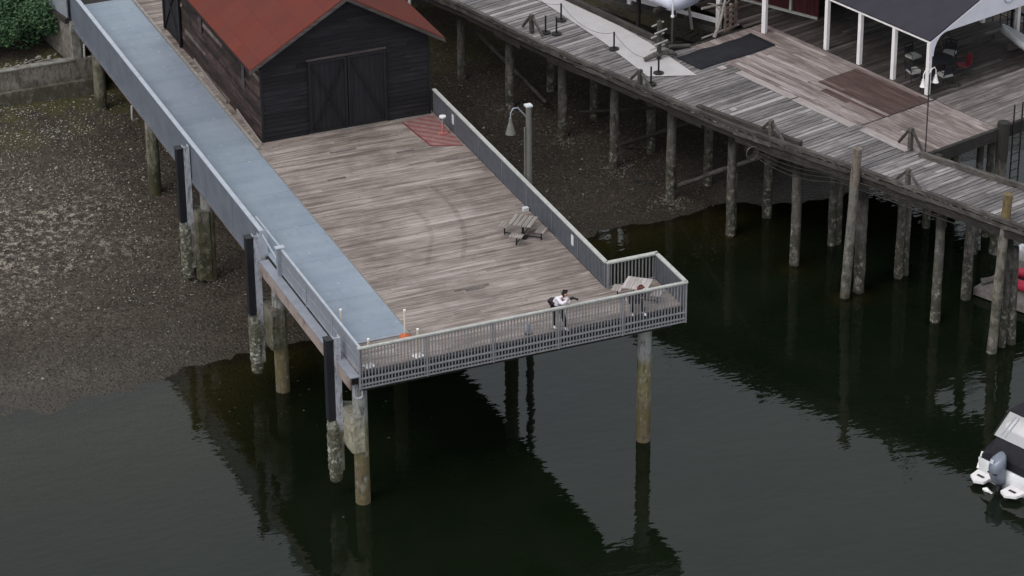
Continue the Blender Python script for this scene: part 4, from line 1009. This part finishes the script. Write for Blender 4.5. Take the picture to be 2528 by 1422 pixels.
# boats built from lofted sections
def hull(name, L, beam, h, mat, parent, n=14, m=9, tumble=.0, bow=1.0, stern=.85, zk=0, ex=.6):
    vs = []; fs = []
    for i in range(n + 1):
        t = i / n
        wdt = beam / 2 * (1 - (max(0, t - .45) / .55) ** 2.2 * bow) * (stern + (1 - stern) * min(1, t / .4))
        wdt = max(wdt, .02); keel = zk + h * .75 * max(0, (t - .7) / .3) ** 2; sh = h + .18 * h * t * t
        for j in range(m):
            a = j / (m - 1) * math.pi; y = -math.cos(a) * wdt; s = max(0, math.sin(a)) ** ex
            vs.append((t * L, y, sh - (sh - keel) * s))
    for i in range(n):
        for j in range(m - 1): fs.append((i * m + j, (i + 1) * m + j, (i + 1) * m + j + 1, i * m + j + 1))
    fs.append(tuple(range(m)))
    mb = MB().add(vs, fs, (0, 0, 0), True); o = mb.build(name, mat, parent); s = o.modifiers.new('s', 'SOLIDIFY'); s.thickness = .04; return o
M['gel'] = mat_plain('white_gelcoat', (.62, .62, .64), .3, .5, 0, .04)
M['gel_blue'] = mat_plain('pale_hull', (.56, .57, .68), .35, .5, 0, .05, 1.5)
M['navy'] = mat_plain('black_canvas', (.012, .011, .016), .8, .3, 0, .2, 4)
M['motor_grey'] = mat_plain('blue_grey_cowl', (.15, .165, .21), .35, .5, .1, .08)
# canoe: upturned on the platform
cn = empty('canoe', UV(41.35, 7.75, .35), ANG + R(-106), 'white canoe lying along the platform edge at the right of the pavilion', 'canoe')
hv = hull('hull', 4.8, .85, .38, M['gel'], cn, bow=.95, stern=.08); hv.rotation_euler = (R(-12), 0, 0); hv.location = (0, 0, .0)
for k in (1.2, 3.4): MB().box(k, k + .12, -.4, .4, -.35, .02).build('rest', M['beam'], cn)
# skiff in the dark slip
sk = empty('skiff', UV(30.5, 17.3, 1.3), ANG + R(92), 'pale blue white skiff raised over the dark slip at the top of the picture', 'boat')
hull('hull', 6.5, 2.1, .62, M['gel_blue'], sk, bow=1, stern=.95, ex=.3)
MB().box(.0, .06, -.95, .95, .12, .62).build('transom', M['gel_blue'], sk)
MB().box(.1, 2.6, -.85, .85, .55, .59).build('deck', M['gel_blue'], sk)
for k in (.8, 3.2):
    MB().beam((k, 0, -4.9), (k, 0, .05), .16, .16).beam((k, -1.2, -.1), (k, 1.2, -.1), .16, .16).build('cradle', M['beam_dark'], sk)
mp = empty('slip_mast', UV(29.1, 16.55, 0), 0, 'slender white pole beside the transom of the raised skiff', 'pole')
MB().tube([(0, 0, -.3), (0, 0, 1.4)], .04, 8).build('foot', M['beam'], mp); MB().tube([(0, 0, 1.4), (0, 0, 4.5)], .05, 8).build('pole', M['gel'], mp)
MB().tube([(0, 0, 1.42), (0, 0, 1.5)], .085, 8).build('collar', M['white'], mp)

# boathouse behind the slip
FA = math.atan2(15.07 - 19.87, 33.41 - 32.05)   # facade direction in uv
bh = empty('boathouse', UV(33.42, 15.1, 0), ANG + FA + math.pi, 'red walled boathouse with white framed porch behind the dark slip', 'building')
M['red_wall'] = mat_wood('red_boards', (.055, .012, .014), (.08, .018, .02), (.03, .008, .01), 'z', .3, fine=10)
LN = 9.5
for k, x in enumerate((0, 2.5, 5.0, 7.5)): MB().box(x - .1, x + .1, -.1, .1, -.6, 3.2).build('post', M['white'], bh)
MB().box(2.6, LN, -.08, .08, -.12, .06).build('sill', M['white'], bh)
MB().box(-.2, LN, -.12, .12, 3.2, 3.4).build('lintel', M['white'], bh)
MB().box(.4, LN, 0.2, .32, -.5, -.28).build('sleeper', M['beam'], bh)
wl = MB(); x = -1.2
while x < LN: wl.box(x + .005, x + .2, -2.85, -2.75, .1, 4.2); x += .205
wl.build('wall', M['red_wall'], bh)
MB().box(-1.2, LN, -2.73, -2.66, .02, .14).box(.2, .32, -2.74, -2.64, .15, 3.4).build('wall_trim', M['rail_white'], bh)
MB().add(sl2(-1.4, 3.42, LN, 3.42, -6, .3, .08), BF).build('roof', M['tarp'], bh)
MB().box(-1.2, LN, -6, -5.9, .0, 3.4).build('back_wall', M['siding_black'], bh)
fl = MB().box(1.0, LN, -2.6, -.3, -.75, -.62); fl.build('floor', M['beam_dark'], bh)
# clutter at the boathouse: pallet, branches, boards
pt = empty('pallet', UV(32.45, 16.3, 0.0), ANG + R(15), 'reddish brown wooden pallet standing on edge beside the white post', 'pallet')
for k in range(5): MB().box(-.5, .5, -.03, .0, .05 + k * .27, .17 + k * .27).build('board', M['rust_wood'], pt)
for k in (-1, 0, 1): MB().box(k * .44 - .05, k * .44 + .05, .003, .1, .02, 1.3).build('bearer', M['rust_wood'], pt)
br_ = empty('branch', UV(31.2, 16.05, 0), ANG, 'bare forked branch leaning up against the brown pallet', 'branch')
MB().tube([(0, 0, .02), (.35, .1, .5), (.75, .3, 1.0), (1.0, .4, 1.6), (1.4, .5, 1.9)], [.09, .08, .07, .05, .03], 7).tube([(.75, .3, 1.0), (.4, .5, 1.4), (.1, .6, 1.5)], [.05, .04, .02], 6).tube([(.9, .35, 1.3), (1.3, .5, 1.35), (1.7, .5, 1.7)], [.04, .03, .02], 6).build('wood', M['plank_pale'], br_)
for (k, a, b, r, l) in ((0, (31.9, 18.4, -.5), (31.4, 18.3, 1.7), .07, 'pale bent stick standing inside the boathouse opening'), (1, (32.3, 19.3, -.5), (32.2, 19.4, 1.9), .09, 'brown upright timber inside the boathouse opening'), (2, (31.2, 16.9, -.3), (33.0, 16.4, .1), .05, 'pale stick lying low in front of the boathouse'), (3, (31.0, 19.9, .3), (33.5, 18.5, .7), .08, 'grey plank slanting through the boathouse opening'), (4, (32.9, 17.1, .95), (30.9, 16.6, 1.35), .06, 'grey rail left of the pallet'), (5, (28.6, 16.2, .2), (29.6, 15.9, .1), .1, 'grey timber end at the near corner of the dark slip')):
    tag(MB().tube([UV(*a), UV(*b)], r, 7).build('timber_pole', M['plank_pale'] if k in (0, 2, 4) else M['beam']), l, 'timber')
mr = MB()
for k in range(60):
    u, v = ru(29.3, 32.6), ru(16.3, 19.5); z = ru(-1.6, -1.0); mr.beam(UV(u, v, z), UV(u + ru(-.5, .5), v + ru(-.5, .5), z + ru(-.1, .3)), ru(.03, .1), ru(.03, .1))
tag(mr.build('debris', M['beam_dark']), 'heap of dark broken timber and weed filling the slip', 'debris', kind='stuff')
tag(MB().prism([UV(28.95, 16.2)[:2], UV(33, 16.2)[:2], UV(32.3, 20)[:2], UV(30.6, 34)[:2], UV(28.95, 38)[:2]], -2.2, -1.5).build('slip_floor', M['slip_shade']), kind='structure')
# things near the far side of the barn
cvp = empty('mooring_bow', (14.6, 33.6, -4.6), 0, 'curved white pipe rising behind the right corner of the barn roof', 'pipe')
MB().tube([(0, 0, 0), (.1, 0, 2.2), (.35, .2, 3.6), (.5, .4, 4.6)], .08, 8).build('pipe', M['rail_white'], cvp)
log((12.9, 35.5, -3.6), (14.6, 33.7, -2.3), .06, 'straw coloured pole sloping behind the barn roof', 'plank_pale')
log((13.1, 36.4, -3.3), (14.4, 34.6, -2.2), .05, 'second thinner straw coloured pole above it behind the barn', 'plank_pale')

# ---------------------------------------------------------------- motorboat, bottom right
HB = math.atan2(.33, .94)
mo_ = empty('motorboat', (23.0, -7.9, -6.0), HB, 'white motorboat with black canvas cover and grey outboard, stern towards the pier', 'boat')
hull('hull', 6.8, 2.5, .85, M['gel'], mo_, stern=.95, zk=-.35)
MB().box(.02, .1, -1.15, 1.15, -.2, .8).build('transom', M['gel'], mo_)
for s in (-1, 1):
    sp_ = MB().prism([(-.62, s * .42), (-.8, s * .75), (-.55, s * 1.12), (.0, s * 1.2), (.0, s * .42)], .22, .32)
    o = sp_.build('swim_platform', M['white'], mo_)
    MB().box(-.42, -.3, s * .78 - .16, s * .78 + .16, .322, .335).build('hatch', M['black'], o)
MB().beam((.0, 1.2, .35), (.3, 1.25, .95), .12, .1).build('grab_rail', M['white'], mo_)
cvx = MB()
vs = []
secs = [(.12, 1.2, .95, 1.15), (.45, 1.22, 1.15, 1.62), (1.0, 1.2, 1.3, 1.78), (2.2, 1.18, 1.3, 1.8)]
for x, b_, z0, z1 in secs: vs += [(x, -b_, .55), (x, -b_ * .98, z0), (x, -b_ * .7, z1), (x, b_ * .7, z1), (x, b_ * .98, z0), (x, b_, .55)]
fs = [(i * 6 + j, i * 6 + j + 1, (i + 1) * 6 + j + 1, (i + 1) * 6 + j) for i in range(3) for j in range(5)] + [(0, 5, 4, 3, 2, 1)]
cvx.add(vs, fs, (0, 0, 0)); cvx.build('cover', M['navy'], mo_)
# canopy: clear back window framed by dark canvas
m_, nt_, p_ = newmat('clear_vinyl', .15, .6); p_.inputs['Base Color'].default_value = (.8, .78, .8, 1); p_.inputs['Alpha'].default_value = .42; M['vinyl'] = m_
wn_ = MB().add([(.55, -1.02, 1.7), (.55, 1.02, 1.7), (1.3, .92, 2.5), (1.3, -.92, 2.5)], [(0, 1, 2, 3)], (0, 0, 0)); wn_.build('window', M['vinyl'], mo_)
MB().box(1.1, 1.9, -.9, .9, 1.72, 2.0).build('seat', M['white'], mo_)
for yk in (-1.02, 1.02): MB().tube([(.55, yk, 1.7), (1.3, yk * .9, 2.53)], .035, 6).build('frame', M['navy'], mo_)
for yk in (-.75, -.62, .7, .5): MB().tube([(.62, yk, 1.76), (1.22, yk * .9 - .1, 2.42)], .03, 6).build('bracket', M['galv'], mo_)
MB().add([(1.28, -.96, 2.52), (1.28, .96, 2.52), (3.2, .9, 2.62), (3.2, -.9, 2.62), (1.3, -.96, 2.46), (1.3, .96, 2.46), (3.2, .9, 2.54), (3.2, -.9, 2.54)], BF, (0, 0, 0)).build('canopy', M['navy'], mo_)
for yk in (-1, 1):
    MB().add([(1.0, yk * 1.12, 1.75), (3.2, yk * 1.08, 1.75), (3.2, yk * .92, 2.52), (1.35, yk * .96, 2.46), (1.0, yk * 1.08, 1.75), (3.2, yk * 1.04, 1.75), (3.2, yk * .88, 2.52), (1.35, yk * .92, 2.46)], BF, (0, 0, 0)).build('side_curtain', M['navy'], mo_)
om = MB(); n = 12; vs = []
prof = [(-.12, .3, .15, .2), (-.24, .5, .22, .23), (-.34, .8, .3, .28), (-.38, 1.15, .34, .31), (-.34, 1.42, .28, .28), (-.26, 1.54, .14, .16)]
for (x, z, rx, ry) in prof:
    for j in range(n):
        t = 2 * math.pi * j / n; vs.append((x + rx * math.cos(t) * 1.15, ry * math.sin(t), z + .1 * math.cos(t)))
om.add(vs, [(i * n + j, i * n + (j + 1) % n, (i + 1) * n + (j + 1) % n, (i + 1) * n + j) for i in range(5) for j in range(n)] + [tuple(range(n))[::-1], tuple(range(5 * n, 6 * n))], (0, 0, 0), True)
oo = om.build('outboard_motor', M['motor_grey'], mo_)
MB().beam((-.66, .09, 1.3), (-.58, .09, 1.44), .16, .02).build('stripe', M['galv_light'], oo)
MB().box(-.72, -.05, -.2, .2, .9, .94).build('cowl_band', M['black'], oo)
MB().tube([(-.12, 0, .35), (-.32, 0, -.15), (-.42, 0, -.5)], [.13, .1, .08], 8).build('shaft', M['black'], oo)
MB().tube([(-.6, .0, -.0), (-.62, .28, .06), (-.6, .42, .02)], [.03, .1, .05], 7).tube([(-.6, 0, 0), (-.7, .1, .1)], [.05, .04], 6).build('propeller', M['white'], oo)

# ---------------------------------------------------------------- red boat at the right edge
M['red_hull'] = mat_plain('red_tube', (.5, .03, .07), .4, .4, 0, .08)
M['dock'] = mat_plain('pinkish_float', (.19, .165, .155), .85, .3, 0, .2)
dk = empty('float', (30.5, 5.5, -6), R(25), 'weathered low float behind the cluster of mooring piles', 'float')
MB().box(0, 5, -3, 1.0, .05, .4).build('deck', M['dock'], dk); MB().box(.1, 4.9, -2.9, .9, -.25, .045).build('pontoon', M['beam_dark'], dk)
rb = empty('dinghy', (31.85, 6.3, -5.6), R(-62), 'red inflatable dinghy on the float at the right edge', 'boat')
MB().tube([(3, -.55, .25), (.6, -.55, .25), (.1, -.35, .28), (-.05, 0, .3), (.1, .35, .28), (.6, .55, .25), (3, .55, .25)], [.2, .22, .22, .22, .22, .22, .2], 12).build('tube', M['red_hull'], rb)
MB().box(.3, 2.9, -.4, .4, .08, .14).build('floor', M['mat_black'], rb)
for (x, y, z, l) in ((31.25, 5.9, -5.35, 'small red ball float beside the mooring piles'),):
    tag(MB().tube([(x, y, z - .15), (x, y, z - .1), (x, y, z), (x, y, z + .1), (x, y, z + .15)], [.05, .13, .17, .13, .05], 12).build('buoy', M['red_hull']), l, 'buoy')
bs = empty('white_boat', (33.4, 7.3, -6), ANG + R(5), 'white boat with a dark rail mostly hidden beyond the right edge', 'boat')
hull('hull', 5, 1.9, .9, M['gel'], bs, stern=.9)
MB().tube([(.0, -.85, 1.0), (.2, -.9, 1.5), (2.5, -.9, 1.55)], .04, 6).build('rail', M['black'], bs)
for i, (x, y, z) in enumerate(((32.9, 7.0, -5.0), (33.35, 6.7, -5.1))):
    tag(MB().tube([(x, y, z), (x, y, z + .06), (x, y, z + .5), (x, y, z + .56)], [.04, .12, .12, .04], 10).build('fender', M['white']), ['white boat fender hanging left of the other one by the float', 'white boat fender nearest the right edge by the float'][i], 'fender')

# ---------------------------------------------------------------- people
M['skin'] = mat_plain('skin', (.36, .2, .15), .6, .4, 0, .05)
M['hair_black'] = mat_plain('black_hair', (.01, .008, .009), .6, .4)
M['hair_auburn'] = mat_plain('auburn_hair', (.14, .045, .03), .6, .4)
M['shirt'] = mat_plain('white_shirt', (.68, .64, .7), .8, .3, 0, .05)
M['jacket'] = mat_plain('maroon_jacket', (.028, .018, .024), .8, .3, 0, .1)
M['trousers'] = mat_plain('black_trousers', (.009, .008, .011), .8, .3)
M['pink_top'] = mat_plain('rose_top', (.16, .06, .06), .8, .3, 0, .1)
def skin(name, pts, edges, rads, mat, parent, root=0, lvl=1):
    me = bpy.data.meshes.new(name); me.from_pydata([tuple(p) for p in pts], edges, []); me.materials.append(mat)
    o = bpy.data.objects.new(name, me); link(o, parent)
    md = o.modifiers.new('skin', 'SKIN'); md.use_smooth_shade = True
    for i, r in enumerate(rads):
        d = me.skin_vertices[0].data[i]; d.radius = (r, r) if not isinstance(r, tuple) else r; d.use_root = (i == root)
    s = o.modifiers.new('sub', 'SUBSURF'); s.levels = lvl; s.render_levels = lvl
    return o
def person(loc, rz, lab, P, shirt, hair, extra=None):
    """P: joints in local metres, person faces -y"""
    e = empty('person', loc, rz, lab, 'person')
    names = ['pelvis', 'waist', 'chest', 'neck', 'head', 'crown', 'shl', 'ell', 'wrl', 'shr', 'elr', 'wrr', 'hipl', 'knl', 'anl', 'hipr', 'knr', 'anr', 'toel', 'toer', 'palml', 'palmr']
    V = {n: Vector(P[n]) for n in P}
    for s in 'lr':
        d = (V['wr' + s] - V['el' + s]).normalized(); V['palm' + s] = V['wr' + s] + d * .07
        V['toe' + s] = V['an' + s] + Vector((0, -.17, -.05))
    idx = {n: i for i, n in enumerate(names)}
    ed = [('pelvis', 'waist'), ('waist', 'chest'), ('chest', 'neck'), ('neck', 'head'), ('head', 'crown')]
    for s in 'lr': ed += [('chest', 'sh' + s), ('sh' + s, 'el' + s), ('el' + s, 'wr' + s), ('wr' + s, 'palm' + s), ('pelvis', 'hip' + s), ('hip' + s, 'kn' + s), ('kn' + s, 'an' + s), ('an' + s, 'toe' + s)]
    rad = dict(pelvis=.12, waist=.11, chest=.13, neck=.055, head=.09, crown=.075, shl=.065, ell=.042, wrl=.028, shr=.065, elr=.042, wrr=.028, hipl=.085, knl=.055, anl=.038, hipr=.085, knr=.055, anr=.038, toel=.03, toer=.03, palml=.035, palmr=.035)
    skin('body', [V[n] for n in names], [(idx[a], idx[b]) for a, b in ed], [rad[n] for n in names], M['skin'], e)
    # clothes follow the same joints a little wider
    def cloth(name, ns, eds, rs, mat): skin(name, [V[n] for n in ns], [(ns.index(a), ns.index(b)) for a, b in eds], rs, mat, e)
    cloth('top', ['waist', 'pelvis', 'chest', 'shl', 'ell', 'wrl', 'shr', 'elr', 'wrr'], [('waist', 'pelvis'), ('waist', 'chest'), ('chest', 'shl'), ('shl', 'ell'), ('ell', 'wrl'), ('chest', 'shr'), ('shr', 'elr'), ('elr', 'wrr')], [.18, .17, .215, .11, .085, .055, .11, .085, .055], shirt)
    cloth('trousers', ['pelvis', 'hipl', 'knl', 'anl', 'hipr', 'knr', 'anr'], [('pelvis', 'hipl'), ('hipl', 'knl'), ('knl', 'anl'), ('pelvis', 'hipr'), ('hipr', 'knr'), ('knr', 'anr')], [.17, .13, .095, .075, .13, .095, .075], M['trousers'])
    for s in 'lr':
        a = V['an' + s]; skin('shoe', [a + Vector((0, .05, -.035)), a + Vector((0, -.08, -.045)), a + Vector((0, -.19, -.05))], [(0, 1), (1, 2)], [.065, .06, .05], M['white'], e)
        # five fingers on each hand
        p = V['palm' + s]; d = (p - V['wr' + s]).normalized(); q = d.cross(Vector((0, 0, 1))).normalized(); nn = q.cross(d)
        for k, ln in enumerate((.065, .075, .07, .055)):
            b = p + q * (k - 1.5) * .018; skin('finger', [b, b + d * ln * .5 - nn * .01, b + d * ln * .8 - nn * .035], [(0, 1), (1, 2)], [.0085, .008, .007], M['skin'], e)
        b = p - d * .03 + q * (.035 if s == 'l' else -.035); skin('thumb', [b, b + q * (.02 if s == 'l' else -.02) + d * .03, b + d * .055 - nn * .015], [(0, 1), (1, 2)], [.01, .009, .008], M['skin'], e)
    h, c = V['head'], V['crown']; d = (c - h).normalized(); fwd = Vector(P.get('face', (0, -1, -.3))).normalized()
    ctr = h + d * .05
    skin('hair', [ctr - fwd * .03, ctr - fwd * .04 + d * .06, ctr - fwd * .07 - d * .06], [(0, 1), (0, 2)], [.1, .085, .065], hair, e)
    f0 = ctr + fwd * .095; sd_ = fwd.cross(d).normalized()
    fm = MB().tube([f0 - d * .0, f0 + fwd * .022 - d * .025], [.008, .014], 6); fm.build('nose', M['skin'], e)
    ey = MB()
    for s in (-1, 1): ey.tube([f0 + sd_ * s * .032 + d * .015 - fwd * .012, f0 + sd_ * s * .032 + d * .015 - fwd * .002], .009, 6)
    ey.build('eyes', M['black'], e)
    MB().tube([f0 - sd_ * .022 - d * .055 - fwd * .01, f0 + sd_ * .022 - d * .055 - fwd * .01], .006, 5).build('mouth', M['pink_top'], e)
    return e
A = dict(pelvis=(-.1, .42, .93), waist=(-.07, .36, 1.06), chest=(.0, .2, 1.3), neck=(.07, .1, 1.42), head=(.12, .04, 1.5), crown=(.13, .03, 1.6),
         shl=(.16, .14, 1.36), ell=(.22, -.04, 1.17), wrl=(.24, -.1, 1.36), shr=(-.14, .18, 1.34), elr=(-.06, -.03, 1.17), wrr=(.12, -.12, 1.34),
         hipl=(.0, .42, .9), knl=(.1, .2, .5), anl=(.14, .06, .1), hipr=(-.2, .44, .9), knr=(-.2, .36, .5), anr=(-.2, .36, .1), face=(.5, -.8, -.35))
p1 = person((8.25, .16, 0), 0, 'person in white shirt and black trousers leaning over the front railing', A, M['shirt'], M['hair_black'])
skin('jacket', [(-.22, .5, .92), (-.2, .52, 1.08), (-.12, .46, 1.2), (-.2, .34, .9), (.02, .22, .93)], [(0, 1), (1, 2), (0, 3), (3, 4)], [.17, .17, .13, .1, .07], M['jacket'], p1)
cmr = empty('camera_body', (8.52, -.02, 1.42), R(0), 'black camera with long lens held up by the leaning person in white', 'camera')
MB().box(-.07, .07, -.04, .04, -.04, .05).build('body', M['black'], cmr)
MB().tube([(.07, 0, 0), (.12, -.02, -.02), (.24, -.03, -.09)], [.035, .04, .05], 10).build('lens', M['black'], cmr)
B = dict(pelvis=(.0, .0, .53), waist=(.02, -.06, .66), chest=(.08, -.2, .88), neck=(.13, -.28, .97), head=(.17, -.34, 1.03), crown=(.19, -.39, 1.11),
         shl=(.25, -.22, .9), ell=(.33, -.36, .72), wrl=(.22, -.5, .78), shr=(-.06, -.2, .91), elr=(-.06, -.36, .72), wrr=(.1, -.52, .78),
         hipl=(.1, -.02, .52), knl=(.18, -.38, .5), anl=(.26, -.44, .1), hipr=(-.1, 0, .52), knr=(-.16, -.34, .5), anr=(-.18, -.3, .1), face=(.2, -.8, -.6))
person((11.34, .6, 0), 0, 'person with auburn hair hunched on the corner table seat behind the front railing', B, M['jacket'], M['hair_auburn'])
